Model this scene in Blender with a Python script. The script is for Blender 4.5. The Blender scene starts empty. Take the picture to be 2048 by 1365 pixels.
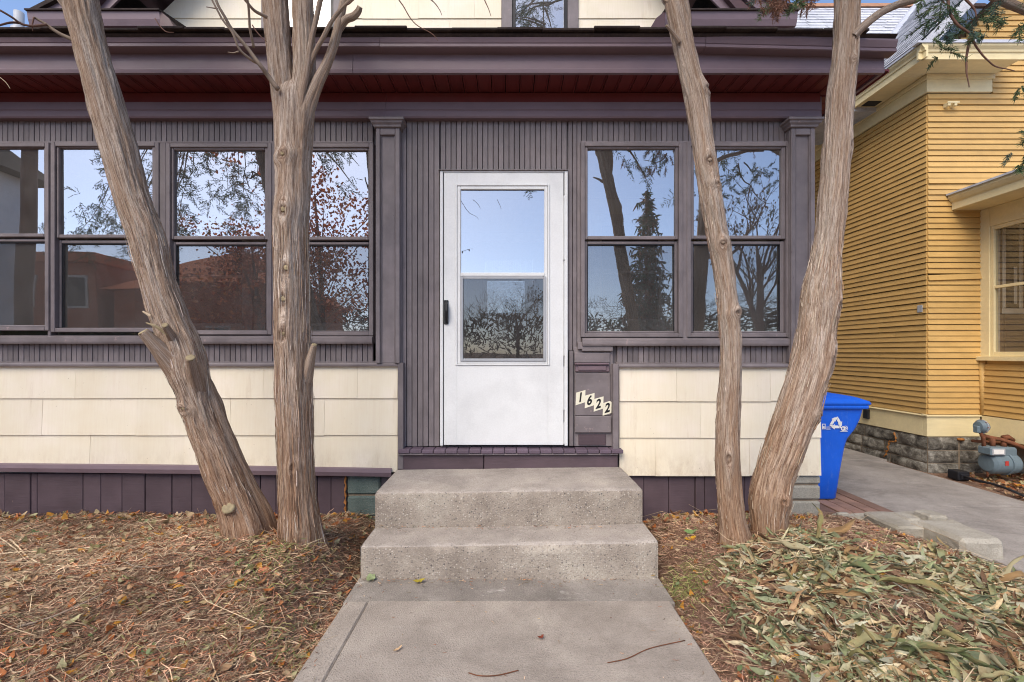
import bpy, bmesh, math, random
import numpy as np
from mathutils import Vector, Matrix, noise

random.seed(7)
rng = np.random.default_rng(7)
SC = bpy.context.scene
COL = SC.collection
R = math.radians

# ---------------------------------------------------------------- camera
F, CX, CY, CD, CH = 900.0, 1017.0, 705.0, 3.33, 1.28
cam = bpy.data.objects.new('camera', bpy.data.cameras.new('camera'))
COL.objects.link(cam)
cam.location = (0, -CD, CH)
cam.rotation_euler = (R(90), 0, 0)
cam.data.sensor_width = 36
cam.data.lens = F / 2048 * 36
cam.data.shift_x = (1024 - CX) / 2048
cam.data.shift_y = (CY - 682.5) / 2048
cam.data.clip_start = 0.02
cam.data.clip_end = 2000
SC.camera = cam
# ---------------------------------------------------------------- sky and sun
SUN_AZ, SUN_EL = R(208), R(46)          # azimuth from +Y towards +X
world = bpy.data.worlds.new('World'); SC.world = world
world.use_nodes = True
wn = world.node_tree.nodes; wl = world.node_tree.links
sky = wn.new('ShaderNodeTexSky'); sky.sky_type = 'NISHITA'; sky.sun_disc = False
sky.sun_elevation = SUN_EL; sky.sun_rotation = SUN_AZ
sky.dust_density = 1.0; sky.air_density = 0.62; sky.ozone_density = 1.0
wl.new(sky.outputs[0], wn['Background'].inputs[0])
wn['Background'].inputs[1].default_value = 0.15
sun = bpy.data.objects.new('sun', bpy.data.lights.new('sun', 'SUN'))
COL.objects.link(sun)
sun.data.energy = 1.5; sun.data.angle = R(40); sun.data.color = (1, .88, .72)
sdir = Vector((math.sin(SUN_AZ) * math.cos(SUN_EL), math.cos(SUN_AZ) * math.cos(SUN_EL), math.sin(SUN_EL)))
sun.rotation_euler = sdir.to_track_quat('Z', 'Y').to_euler()
sun.location = (3, -8, 9)
vs = SC.view_settings
vs.view_transform = 'Standard'; vs.look = 'None'; vs.gamma = 1; vs.use_curve_mapping = False
vs.exposure = 1.22
SC.cycles.max_bounces = 8; SC.cycles.transparent_max_bounces = 24
SC.cycles.use_denoising = True; SC.cycles.denoising_input_passes = 'RGB_ALBEDO_NORMAL'; SC.cycles.denoising_prefilter = 'ACCURATE'
SC.cycles.pixel_filter_type = 'BLACKMAN_HARRIS'; SC.cycles.filter_width = 1.05
SC.cycles.sample_clamp_indirect = 6

# ---------------------------------------------------------------- helpers
def AX(px, Y=0.0): return (px - CX) * (CD + Y) / F      # metres along the facade at distance Y
def AZ(py, Y=0.0): return CH + (CY - py) * (CD + Y) / F
def at(px, py, Y): return Vector((AX(px, Y), Y, AZ(py, Y)))
WL = {}
def E(name, loc=(0, 0, 0), parent=None):
    o = bpy.data.objects.new(name, None); COL.objects.link(o)
    o.empty_display_size = .1
    loc = Vector(loc); WL[o] = loc
    if parent is not None:
        o.parent = parent; o.location = loc - WL[parent]
    else: o.location = loc
    return o
def tag(o, label=None, cat=None, group=None, kind=None):
    if label: o['label'] = label
    if cat: o['category'] = cat
    if group: o['group'] = group
    if kind: o['kind'] = kind
    return o
def mesh_of(vf, mat=None, smooth=False, fix=True, name='m'):
    me = bpy.data.meshes.new(name)
    me.from_pydata([tuple(v) for v in vf[0]], [], vf[1])
    if fix:
        bm = bmesh.new(); bm.from_mesh(me)
        bmesh.ops.recalc_face_normals(bm, faces=bm.faces)
        bm.to_mesh(me); bm.free()
    if smooth: me.shade_smooth()
    if mat is not None:
        for m in (mat if isinstance(mat, (list, tuple)) else [mat]): me.materials.append(m)
    return me
def P(name, vf, mat, parent=None, loc=None, smooth=False, fix=True, rot=None):
    """one mesh object; vertices in world metres, or local ones placed at loc"""
    me = vf if isinstance(vf, bpy.types.Mesh) else mesh_of(vf, mat, smooth, fix, name)
    o = bpy.data.objects.new(name, me); COL.objects.link(o)
    w = Vector(loc) if loc is not None else Vector((0, 0, 0))
    WL[o] = w
    if parent is not None:
        o.parent = parent; o.location = w - WL[parent]
    else: o.location = w
    if rot: o.rotation_euler = rot
    return o
def join(*vfs):
    V, Fc = [], []
    for v, f in vfs:
        n = len(V); V += [tuple(p) for p in v]; Fc += [tuple(i + n for i in q) for q in f]
    return V, Fc
def box(x0, x1, y0, y1, z0, z1, c=0.003):
    if x0 > x1: x0, x1 = x1, x0
    if y0 > y1: y0, y1 = y1, y0
    if z0 > z1: z0, z1 = z1, z0
    c = min(c, .45 * min(x1 - x0, y1 - y0, z1 - z0))
    lo, hi = (x0, y0, z0), (x1, y1, z1)
    V, ix = [], {}
    for s in [(a, b, d) for a in (0, 1) for b in (0, 1) for d in (0, 1)]:
        for ax in range(3):
            p = []
            for k in range(3):
                e = hi[k] if s[k] else lo[k]
                if k != ax: e += -c if s[k] else c
                p.append(e)
            ix[s, ax] = len(V); V.append(tuple(p))
    Fc = []
    for ax in range(3):
        u, w = [k for k in range(3) if k != ax]
        for side in (0, 1):
            q = []
            for a, b in ((0, 0), (1, 0), (1, 1), (0, 1)):
                s = [0, 0, 0]; s[ax] = side; s[u] = a; s[w] = b
                q.append(ix[tuple(s), ax])
            Fc.append(tuple(q))
    for ax in range(3):
        u, w = [k for k in range(3) if k != ax]
        for a in (0, 1):
            for b in (0, 1):
                s0 = [0, 0, 0]; s0[u] = a; s0[w] = b
                s1 = list(s0); s1[ax] = 1; s0 = tuple(s0); s1 = tuple(s1)
                Fc.append((ix[s0, u], ix[s1, u], ix[s1, w], ix[s0, w]))
    for s in [(a, b, d) for a in (0, 1) for b in (0, 1) for d in (0, 1)]:
        Fc.append((ix[s, 0], ix[s, 1], ix[s, 2]))
    c3 = Vector(((x0 + x1) / 2, (y0 + y1) / 2, (z0 + z1) / 2)); out = []
    for f in Fc:
        a, b, d = (Vector(V[i]) for i in f[:3])
        m = sum((Vector(V[i]) for i in f), Vector()) / len(f)
        out.append(f if (b - a).cross(d - a).dot(m - c3) > 0 else f[::-1])
    return V, out
def prism(axis, prof, a0, a1):
    n = len(prof); V = []
    for a in (a0, a1):
        for p, q in prof:
            V.append({'x': (a, p, q), 'y': (p, a, q), 'z': (p, q, a)}[axis])
    Fc = [tuple(range(n))[::-1], tuple(range(n, 2 * n))]
    Fc += [(i, (i + 1) % n, n + (i + 1) % n, n + i) for i in range(n)]
    return V, Fc
def tube(pts, rad, n=10, cap=True):
    pts = [Vector(p) for p in pts]; V, Fc = [], []
    t0 = (pts[1] - pts[0]).normalized()
    u = t0.orthogonal().normalized()
    for i, p in enumerate(pts):
        t = (pts[min(i + 1, len(pts) - 1)] - pts[max(i - 1, 0)]).normalized()
        u = (u - t * u.dot(t)).normalized(); w = t.cross(u)
        r = rad[i] if isinstance(rad, (list, tuple)) else rad
        for k in range(n):
            a = 2 * math.pi * k / n
            V.append(p + (u * math.cos(a) + w * math.sin(a)) * r)
    for i in range(len(pts) - 1):
        for k in range(n):
            Fc.append((i * n + k, i * n + (k + 1) % n, (i + 1) * n + (k + 1) % n, (i + 1) * n + k))
    if cap:
        Fc.append(tuple(range(n))[::-1]); m = (len(pts) - 1) * n
        Fc.append(tuple(range(m, m + n)))
    return V, Fc
def lathe(prof, n=20, axis='z', c=(0, 0, 0)):
    V, Fc = [], []
    for r, h in prof:
        for k in range(n):
            a = 2 * math.pi * k / n
            p = {'z': (r * math.cos(a), r * math.sin(a), h), 'y': (r * math.cos(a), h, r * math.sin(a)), 'x': (h, r * math.cos(a), r * math.sin(a))}[axis]
            V.append((p[0] + c[0], p[1] + c[1], p[2] + c[2]))
    for i in range(len(prof) - 1):
        for k in range(n):
            Fc.append((i * n + k, i * n + (k + 1) % n, (i + 1) * n + (k + 1) % n, (i + 1) * n + k))
    Fc.append(tuple(range(n))); m = (len(prof) - 1) * n
    Fc.append(tuple(range(m, m + n)))
    return V, Fc
def smooth(a, b, x):
    t = min(1, max(0, (x - a) / (b - a))); return t * t * (3 - 2 * t)
def spline(pts, n):
    """Catmull-Rom through tuples of any length"""
    P_ = [np.array(p, float) for p in pts]; P_ = [2 * P_[0] - P_[1]] + P_ + [2 * P_[-1] - P_[-2]]
    out = []
    for k in range(n):
        t = k / (n - 1) * (len(pts) - 1); i = min(int(t), len(pts) - 2); t -= i
        a, b, c, d = P_[i:i + 4]
        out.append(.5 * (2 * b + (c - a) * t + (2 * a - 5 * b + 4 * c - d) * t * t + (3 * b - a - 3 * c + d) * t ** 3))
    return out

# ---------------------------------------------------------------- materials
def srgb(r, g, b):
    f = lambda v: (v / 255 / 12.92 if v <= 10 else ((v / 255 + .055) / 1.055) ** 2.4)
    return (f(r), f(g), f(b), 1)
class NT:
    def __init__(s, name):
        s.m = bpy.data.materials.new(name); s.m.use_nodes = True
        s.t = s.m.node_tree; s.n = s.t.nodes; s.b = s.n['Principled BSDF']; s.out = s.n['Material Output']
    def add(s, typ, **kw):
        d = s.n.new('ShaderNode' + typ)
        for k, v in kw.items(): setattr(d, k, v)
        return d
    def link(s, a, b): s.t.links.new(a, b)
    def vec(s, stretch, rnd=True, attr=None):
        if attr:
            src = s.add('Attribute', attribute_name=attr).outputs['Vector']
        else: src = s.add('NewGeometry').outputs['Position']
        if rnd:
            oi = s.add('ObjectInfo'); mu = s.add('Math', operation='MULTIPLY'); s.link(oi.outputs['Random'], mu.inputs[0]); mu.inputs[1].default_value = 31.7
            ad = s.add('VectorMath', operation='ADD'); s.link(src, ad.inputs[0]); s.link(mu.outputs[0], ad.inputs[1]); src = ad.outputs[0]
        mp = s.add('VectorMath', operation='MULTIPLY'); s.link(src, mp.inputs[0]); mp.inputs[1].default_value = stretch
        return mp.outputs[0]
    def noise(s, vec, scale=1, detail=6, rough=.6, dist=0):
        d = s.add('TexNoise'); s.link(vec, d.inputs['Vector'])
        d.inputs['Scale'].default_value = scale; d.inputs['Detail'].default_value = detail
        d.inputs['Roughness'].default_value = rough; d.inputs['Distortion'].default_value = dist
        return d.outputs['Fac']
    def ramp(s, fac, stops, interp='LINEAR'):
        d = s.add('ValToRGB'); s.link(fac, d.inputs[0]); cr = d.color_ramp; cr.interpolation = interp
        while len(cr.elements) < len(stops): cr.elements.new(.5)
        for e, (p, c) in zip(cr.elements, stops):
            e.position = p; e.color = c if not isinstance(c, (int, float)) else (c, c, c, 1)
        return d.outputs[0]
    def mix(s, fac, a, b, mode='MIX'):
        d = s.add('Mix', data_type='RGBA', blend_type=mode)
        for sock, v in ((d.inputs[0], fac), (d.inputs[6], a), (d.inputs[7], b)):
            if isinstance(v, bpy.types.NodeSocket): s.link(v, sock)
            else: sock.default_value = v
        return d.outputs[2]
    def jitter(s, col, amt):
        if not amt: return col
        oi = s.add('ObjectInfo'); mr = s.add('MapRange'); s.link(oi.outputs['Random'], mr.inputs[0])
        mr.inputs[3].default_value = 1 - amt; mr.inputs[4].default_value = 1 + amt
        h = s.add('HueSaturation'); s.link(mr.outputs[0], h.inputs['Value'])
        if isinstance(col, bpy.types.NodeSocket): s.link(col, h.inputs['Color'])
        else: h.inputs['Color'].default_value = col
        return h.outputs[0]
    def bump(s, h, strength, dist=.01, normal=None):
        d = s.add('Bump'); d.inputs['Strength'].default_value = strength; d.inputs['Distance'].default_value = dist
        s.link(h, d.inputs['Height'])
        if normal is not None: s.link(normal, d.inputs['Normal'])
        return d.outputs[0]
    def done(s, col, rough=.6, normal=None, spec=.3, metal=0):
        if isinstance(col, bpy.types.NodeSocket): s.link(col, s.b.inputs['Base Color'])
        else: s.b.inputs['Base Color'].default_value = col
        if isinstance(rough, bpy.types.NodeSocket): s.link(rough, s.b.inputs['Roughness'])
        else: s.b.inputs['Roughness'].default_value = rough
        s.b.inputs['Specular IOR Level'].default_value = spec
        s.b.inputs['Metallic'].default_value = metal
        if normal is not None: s.link(normal, s.b.inputs['Normal'])
        return s.m
def k4(c, f): return (c[0] * f, c[1] * f, c[2] * f, 1)

def paint(name, col, rough=.5, var=.16, stretch=(6, 6, 6), grain=(40, 40, 4), gb=.25, jit=.06, dirt=.25, chip=0, chipcol=None, spec=.3):
    """old paint on wood or metal: blotches, grain relief, some dirt and chipped spots"""
    t = NT(name)
    v = t.vec(stretch); n1 = t.noise(v, 1, 5, .6)
    c = t.ramp(n1, [(.3, k4(col, 1 - var)), (.7, k4(col, 1 + var))])
    g = t.noise(t.vec(grain), 1, 4, .7)
    c = t.mix(t.ramp(g, [(.35, .0), (.75, .22)]), c, k4(col, .6))
    d = t.noise(t.vec((2.3, 2.3, 2.3), rnd=False), 1, 8, .7)
    c = t.mix(t.ramp(d, [(.5, 0.0), (.75, dirt)]), c, (.06, .05, .045, 1))
    if chip:
        p = t.noise(t.vec((26, 26, 14)), 1, 8, .75)
        c = t.mix(t.ramp(p, [(.70 - chip * .12, 0.0), (.72 - chip * .12, 1.0)]), c, chipcol or srgb(120, 105, 98))
    c = t.jitter(c, jit)
    return t.done(c, t.ramp(n1, [(.3, rough - .08), (.7, rough + .12)]), t.bump(g, gb, .004), spec)

PUR = srgb(123, 115, 116)
m_rake = paint('rake_brown_aluminium', srgb(86, 64, 66), rough=.5, var=.1, grain=(20, 20, 20), gb=.05, dirt=.2)
m_trim = paint('purple_trim_paint', PUR, var=.2, dirt=.35, chip=.6, chipcol=srgb(146, 130, 128))
m_trimv = paint('purple_board_paint', k4(PUR, .92), grain=(60, 60, 3), jit=.13, var=.2, dirt=.35, chip=.35, chipcol=srgb(80, 66, 70))
m_trimh = paint('purple_rail_paint', PUR, var=.2, dirt=.35, grain=(4, 60, 60), chip=.65, chipcol=srgb(150, 134, 132))
m_metal = paint('purple_aluminium', srgb(118, 101, 107), rough=.42, var=.06, grain=(1, 40, 40), gb=.05, jit=.02, dirt=.18)
m_metal_dark = paint('maroon_aluminium', srgb(104, 46, 46), rough=.5, var=.1, grain=(20, 20, 20), gb=.05, dirt=.25)
m_skirt = paint('dark_purple_plank_paint', srgb(86, 72, 77), rough=.6, grain=(5, 50, 50), gb=.5, jit=.12, chip=.2, chipcol=srgb(110, 92, 88))
m_floor = paint('porch_floor_paint', srgb(98, 84, 96), rough=.6, jit=.16, chip=.3)

def cream_mat():
    t = NT('cream_asbestos_shingle'); col = srgb(230, 221, 198)
    g = t.noise(t.vec((70, 70, 2.0)), 1, 5, .7)
    b = t.noise(t.vec((2.5, 2.5, 2.5), rnd=False), 1, 6, .6)
    c = t.ramp(b, [(.3, srgb(227, 216, 190)), (.5, col), (.75, srgb(236, 226, 210))])
    c = t.mix(t.ramp(g, [(.4, 0.0), (.8, .28)]), c, srgb(212, 194, 168))
    s = t.noise(t.vec((9, 9, 1.2), rnd=False), 1, 8, .75)
    c = t.mix(t.ramp(s, [(.58, 0.0), (.78, .45)]), c, srgb(186, 163, 132))
    sx = t.add('SeparateXYZ'); t.link(t.add('NewGeometry').outputs['Position'], sx.inputs[0]); mr = t.add('MapRange'); t.link(sx.outputs[2], mr.inputs[0])
    mr.inputs[1].default_value = .60; mr.inputs[2].default_value = .38; mr.inputs[3].default_value = 0; mr.inputs[4].default_value = 1
    sp = t.noise(t.vec((13, 13, 7), rnd=False), 1, 9, .78)
    spm = t.mix(1, t.ramp(sp, [(.42, 0.0), (.66, .38)]), mr.outputs[0], 'MULTIPLY')
    c = t.mix(spm, c, srgb(150, 122, 92))
    p = t.noise(t.vec((60, 60, 60)), 1, 2, .5)
    c = t.mix(t.ramp(p, [(.74, 0.0), (.77, .5)]), c, srgb(150, 130, 105))
    return t.done(t.jitter(c, .035), .55, t.bump(g, .22, .004), .25)
m_cream = cream_mat()
m_white = paint('white_door_enamel', srgb(220, 222, 221), rough=.35, var=.04, grain=(90, 90, 90), gb=.06, jit=0, dirt=.16)
m_alu = paint('storm_aluminium', srgb(165, 168, 172), rough=.35, var=.05, gb=.05, jit=0, dirt=.15)
m_black = paint('black_metal', srgb(32, 32, 36), rough=.4, var=.1, jit=0, gb=.05, dirt=.05)
m_intrim = paint('interior_trim', srgb(206, 200, 186), rough=.5, jit=0, gb=.1)
m_inwall = paint('interior_boards', srgb(150, 132, 112), rough=.7, jit=.05)
m_darkwood = paint('dark_wood', srgb(70, 48, 40), rough=.5)

def glass_mat(name, refl, tint, wob=.035, fm=.8, haze=.06):
    t = NT(name); t.n.remove(t.b)
    g = t.add('BsdfGlossy'); g.inputs['Roughness'].default_value = 0.0; g.inputs['Color'].default_value = (.96, .98, 1, 1)
    tr = t.add('BsdfTransparent'); tr.inputs[0].default_value = tint
    nz = t.noise(t.vec((1.6, 1.6, 1.1)), 1, 1, .4)
    t.link(t.bump(nz, wob, .05), g.inputs['Normal'])
    fr = t.add('LayerWeight'); fr.inputs[0].default_value = .35
    ma = t.add('Math', operation='MULTIPLY_ADD', use_clamp=True); t.link(fr.outputs['Fresnel'], ma.inputs[0])
    ma.inputs[1].default_value = fm; ma.inputs[2].default_value = refl
    mx = t.add('MixShader'); t.link(ma.outputs[0], mx.inputs[0]); t.link(tr.outputs[0], mx.inputs[1]); t.link(g.outputs[0], mx.inputs[2])
    # a film of dust and dried rain on the pane
    df = t.add('BsdfDiffuse'); df.inputs[0].default_value = (.62, .60, .57, 1)
    du = t.noise(t.vec((3, 3, 1.6)), 1, 8, .7)
    m2 = t.add('MixShader'); t.link(t.ramp(du, [(.3, haze * .4), (.7, haze * 1.6)]), m2.inputs[0]); t.link(mx.outputs[0], m2.inputs[1]); t.link(df.outputs[0], m2.inputs[2])
    t.link(m2.outputs[0], t.out.inputs[0])
    return t.m
m_glass = glass_mat('reflective_glass', .36, (.62, .66, .68, 1))
m_glass2 = glass_mat('screened_glass', .27, (.80, .80, .80, 1), .035, .8, .09)
m_glass4 = glass_mat('storm_glass', .12, (.75, .75, .75, 1), .03, .5, .07)
m_glass3 = glass_mat('dull_glass', .03, (.7, .7, .7, 1), .02, .12, .03)
def screen_mat():
    t = NT('insect_screen'); t.n.remove(t.b)
    d = t.add('BsdfDiffuse'); d.inputs[0].default_value = (.03, .03, .032, 1)
    tr = t.add('BsdfTransparent')
    mx = t.add('MixShader'); mx.inputs[0].default_value = .80
    t.link(d.outputs[0], mx.inputs[1]); t.link(tr.outputs[0], mx.inputs[2]); t.link(mx.outputs[0], t.out.inputs[0])
    return t.m
m_screen = screen_mat()

def concrete(name, c0, c1, c2, peb=0., scale=1., stain=.4, white=0.):
    t = NT(name)
    a = t.noise(t.vec((3, 3, 3), rnd=False), 1, 9, .68)
    c = t.ramp(a, [(.28, c0), (.5, c1), (.74, c2)])
    f = t.noise(t.vec((120, 120, 120), rnd=False), 1, 4, .8)
    c = t.mix(t.ramp(f, [(.36, .38), (.5, 0.0)]), c, k4(c0, .5))
    c = t.mix(t.ramp(f, [(.58, 0.0), (.74, .35)]), c, k4(c2, 1.35))
    if white:
        wn_ = t.noise(t.vec((2.4, 7, 5), rnd=False), 1, 9, .75, .5); c = t.mix(t.ramp(wn_, [(.58, 0.0), (.70, white)]), c, srgb(214, 208, 200))
    h = f
    st = t.noise(t.vec((1.1, 1.7, 1.1), rnd=False), 1, 8, .72, .6)
    c = t.mix(t.ramp(st, [(.5, 0.0), (.72, stain)]), c, k4(c0, .55))
    if peb:
        vo = t.add('TexVoronoi'); t.link(t.vec((85 * scale,) * 3, rnd=False), vo.inputs['Vector']); vo.inputs['Scale'].default_value = 1
        col = vo.outputs['Color']; sp = t.add('SeparateColor'); t.link(col, sp.inputs[0])
        pc = t.ramp(sp.outputs[0], [(0, srgb(84, 80, 78)), (.14, srgb(146, 134, 120)), (.3, srgb(172, 160, 144)), (.55, srgb(156, 148, 136)), (.76, srgb(206, 198, 186)), (.93, srgb(62, 62, 68))])
        inside = t.ramp(vo.outputs['Distance'], [(.28, 1.0), (.46, 0.0)])
        mk = t.noise(t.vec((7, 7, 7), rnd=False), 1, 5, .6)
        fa = t.mix(1, inside, t.ramp(mk, [(.35, peb * .4), (.6, peb)]), 'MULTIPLY')
        c = t.mix(fa, c, pc)
        h = t.mix(.6, f, inside)
    return t.done(c, .85, t.bump(h, .55, .006), .2)
m_walk = concrete('walk_concrete', srgb(136, 127, 117), srgb(160, 150, 139), srgb(180, 170, 157), .15, 1.5, .6, .15)
m_walk2 = concrete('walk_strip_concrete', srgb(112, 106, 100), srgb(138, 131, 123), srgb(168, 161, 152), .2, 1.2, .6, .8)
m_tread = concrete('tread_concrete', srgb(140, 132, 124), srgb(168, 159, 150), srgb(192, 182, 170), .45, 1.2, .6, .35)
m_riser = concrete('riser_aggregate', srgb(124, 114, 104), srgb(154, 144, 132), srgb(186, 178, 164), .75, 1.0, .55)
m_drive = concrete('drive_concrete', srgb(130, 124, 117), srgb(154, 147, 139), srgb(174, 167, 159), .12, 1.2, .75, .2)
m_block = concrete('block_concrete', srgb(138, 132, 116), srgb(166, 160, 146), srgb(190, 184, 170), .3, 1.5, .5)
m_cmu = concrete('foundation_block', srgb(128, 126, 116), srgb(156, 152, 140), srgb(178, 174, 162), .2, 1.2, .4)
m_cmug = concrete('mossy_foundation_block', srgb(76, 90, 86), srgb(98, 112, 106), srgb(124, 134, 126), .15, 1.2, .4)

def stone_mat():
    t = NT('rock_face_stone')
    a = t.noise(t.vec((9, 9, 9)), 1, 9, .7, .4)
    c = t.ramp(a, [(.34, srgb(70, 66, 60)), (.48, srgb(120, 115, 105)), (.62, srgb(176, 172, 160))])
    c = t.jitter(c, .12)
    return t.done(c, .85, t.bump(t.noise(t.vec((22, 22, 22)), 1, 9, .75, .5), 1, .05), .2)
m_stone = stone_mat()
m_mortar = concrete('mortar', srgb(120, 105, 88), srgb(146, 130, 110), srgb(160, 148, 130), 0)
m_rust = paint('rusty_pipe', srgb(112, 70, 48), rough=.8, var=.4, stretch=(30, 30, 30), jit=.1, gb=.5, dirt=.3)
m_foam = paint('orange_foam_sealant', srgb(168, 112, 58), rough=.7, var=.3, stretch=(40, 40, 40), jit=.1)
m_meter = paint('meter_grey_paint', srgb(104, 120, 128), rough=.45, var=.08, jit=.03, dirt=.3)
m_label_w = paint('label_white', srgb(222, 222, 218), rough=.5, var=.03, jit=0, dirt=.05)
m_red = paint('label_red', srgb(176, 60, 52), rough=.5, var=.05, jit=0)
def plastic(name, col, rough=.38):
    t = NT(name)
    n = t.noise(t.vec((5, 5, 5)), 1, 7, .7)
    c = t.ramp(n, [(.35, k4(col, .92)), (.7, k4(col, 1.08))])
    sc = t.noise(t.vec((60, 60, 7)), 1, 4, .8)
    c = t.mix(t.ramp(sc, [(.56, 0.0), (.8, .4)]), c, srgb(120, 150, 200))
    return t.done(c, t.ramp(n, [(.3, rough - .05), (.7, rough + .2)]), t.bump(t.noise(t.vec((150, 150, 150)), 1, 2), .12, .002), .4)
m_blue = plastic('blue_bin_plastic', srgb(14, 92, 208))
m_yel = paint('yellow_clapboard_paint', srgb(200, 163, 100), rough=.5, var=.07, grain=(3, 60, 60), gb=.3, jit=.07, dirt=.12, chip=.05, chipcol=srgb(232, 208, 160))
m_yelv = paint('yellow_clapboard_paint_side', srgb(195, 158, 96), rough=.5, var=.07, grain=(60, 3, 60), gb=.3, jit=.06, dirt=.15, chip=.05, chipcol=srgb(232, 208, 160))
m_ycream = paint('pale_yellow_trim', srgb(226, 210, 164), rough=.5, var=.06, grain=(4, 40, 40), gb=.15, jit=.03, dirt=.16)
def shingle(name, c0, c1, c2):
    t = NT(name)
    a = t.noise(t.vec((30, 30, 30), rnd=False), 1, 4, .8)
    b = t.noise(t.vec((5, 5, 5), rnd=False), 1, 5, .6)
    c = t.mix(.5, t.ramp(a, [(.3, c0), (.5, c1), (.7, c2)]), t.ramp(b, [(.3, c0), (.5, c1), (.7, c2)]))
    return t.done(t.jitter(c, .06), .9, t.bump(a, .6, .006), .15)
m_shing = shingle('grey_asphalt_shingle', srgb(150, 152, 158), srgb(180, 183, 190), srgb(206, 208, 212))
m_shingd = shingle('dark_asphalt_shingle', srgb(40, 36, 36), srgb(58, 50, 48), srgb(80, 70, 62))
m_shingb = shingle('brown_asphalt_shingle', srgb(128, 96, 76), srgb(158, 120, 96), srgb(176, 140, 114))
m_flash = paint('grey_flashing', srgb(190, 194, 204), rough=.35, var=.05, gb=.05, jit=0)

def ground_mat():
    t = NT('soil_and_needle_ground')
    a = t.noise(t.vec((5, 5, 5), rnd=False), 1, 9, .7)
    b = t.noise(t.vec((60, 60, 60), rnd=False), 1, 6, .8)
    c = t.ramp(a, [(.3, srgb(116, 92, 78)), (.5, srgb(154, 124, 104)), (.72, srgb(182, 150, 126))])
    c = t.mix(t.ramp(b, [(.4, .6), (.55, 0.0)]), c, srgb(52, 38, 30))
    return t.done(c, .95, t.bump(b, 1, .02), .1)
m_ground = ground_mat()
def attr_mat(name, rough=.75, transl=.0, spec=.2, fine=60):
    t = NT(name)
    at_ = t.add('Attribute', attribute_name='Col')
    n = t.noise(t.vec((fine,) * 3), 1, 4, .7)
    c = t.mix(t.ramp(n, [(.35, .35), (.6, 0.0)]), at_.outputs['Color'], (.03, .02, .012, 1))
    t.done(c, rough, None, spec)
    if transl:
        tb = t.add('BsdfTranslucent'); t.link(c, tb.inputs[0])
        mx = t.add('MixShader'); mx.inputs[0].default_value = transl
        t.link(t.b.outputs[0], mx.inputs[1]); t.link(tb.outputs[0], mx.inputs[2]); t.link(mx.outputs[0], t.out.inputs[0])
    return t.m
m_litter = attr_mat('dry_litter')
m_leaf = attr_mat('dry_leaf', .65, .2, .25, 45)
m_cedar = attr_mat('cedar_foliage', .6, .25, .2, 30)
def leafobj_mat(name, cols):
    t = NT(name)
    oi = t.add('ObjectInfo')
    c = t.ramp(oi.outputs['Random'], [(i / len(cols), c) for i, c in enumerate(cols)], 'CONSTANT')
    v = t.add('Attribute', attribute_name='vein')
    vn = t.add('TexWave', wave_type='BANDS', bands_direction='X'); t.link(v.outputs['Vector'], vn.inputs['Vector'])
    vn.inputs['Scale'].default_value = 9; vn.inputs['Distortion'].default_value = 1.5; vn.inputs['Detail'].default_value = 2
    c = t.mix(t.ramp(vn.outputs['Fac'], [(.2, .30), (.6, 0.0)]), c, srgb(118, 112, 78))
    n = t.noise(t.vec((16, 16, 16)), 1, 6, .7)
    c = t.mix(t.ramp(n, [(.5, 0.0), (.68, .75)]), c, srgb(172, 142, 100))
    n2 = t.noise(t.vec((30, 30, 30)), 1, 4, .7)
    c = t.mix(t.ramp(n2, [(.62, 0.0), (.74, .6)]), c, srgb(110, 78, 48))
    t.done(c, .6, t.bump(vn.outputs['Fac'], .5, .004), .25)
    tb = t.add('BsdfTranslucent'); t.link(c, tb.inputs[0])
    mx = t.add('MixShader'); mx.inputs[0].default_value = .15
    t.link(t.b.outputs[0], mx.inputs[1]); t.link(tb.outputs[0], mx.inputs[2]); t.link(mx.outputs[0], t.out.inputs[0])
    return t.m
m_wilt = leafobj_mat('wilted_leaf', [srgb(156, 162, 120), srgb(176, 174, 126), srgb(140, 150, 106), srgb(186, 178, 130), srgb(166, 170, 138), srgb(128, 140, 112), srgb(186, 176, 140), srgb(148, 142, 96), srgb(196, 174, 128), srgb(172, 138, 96), srgb(120, 134, 92)])

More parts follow.
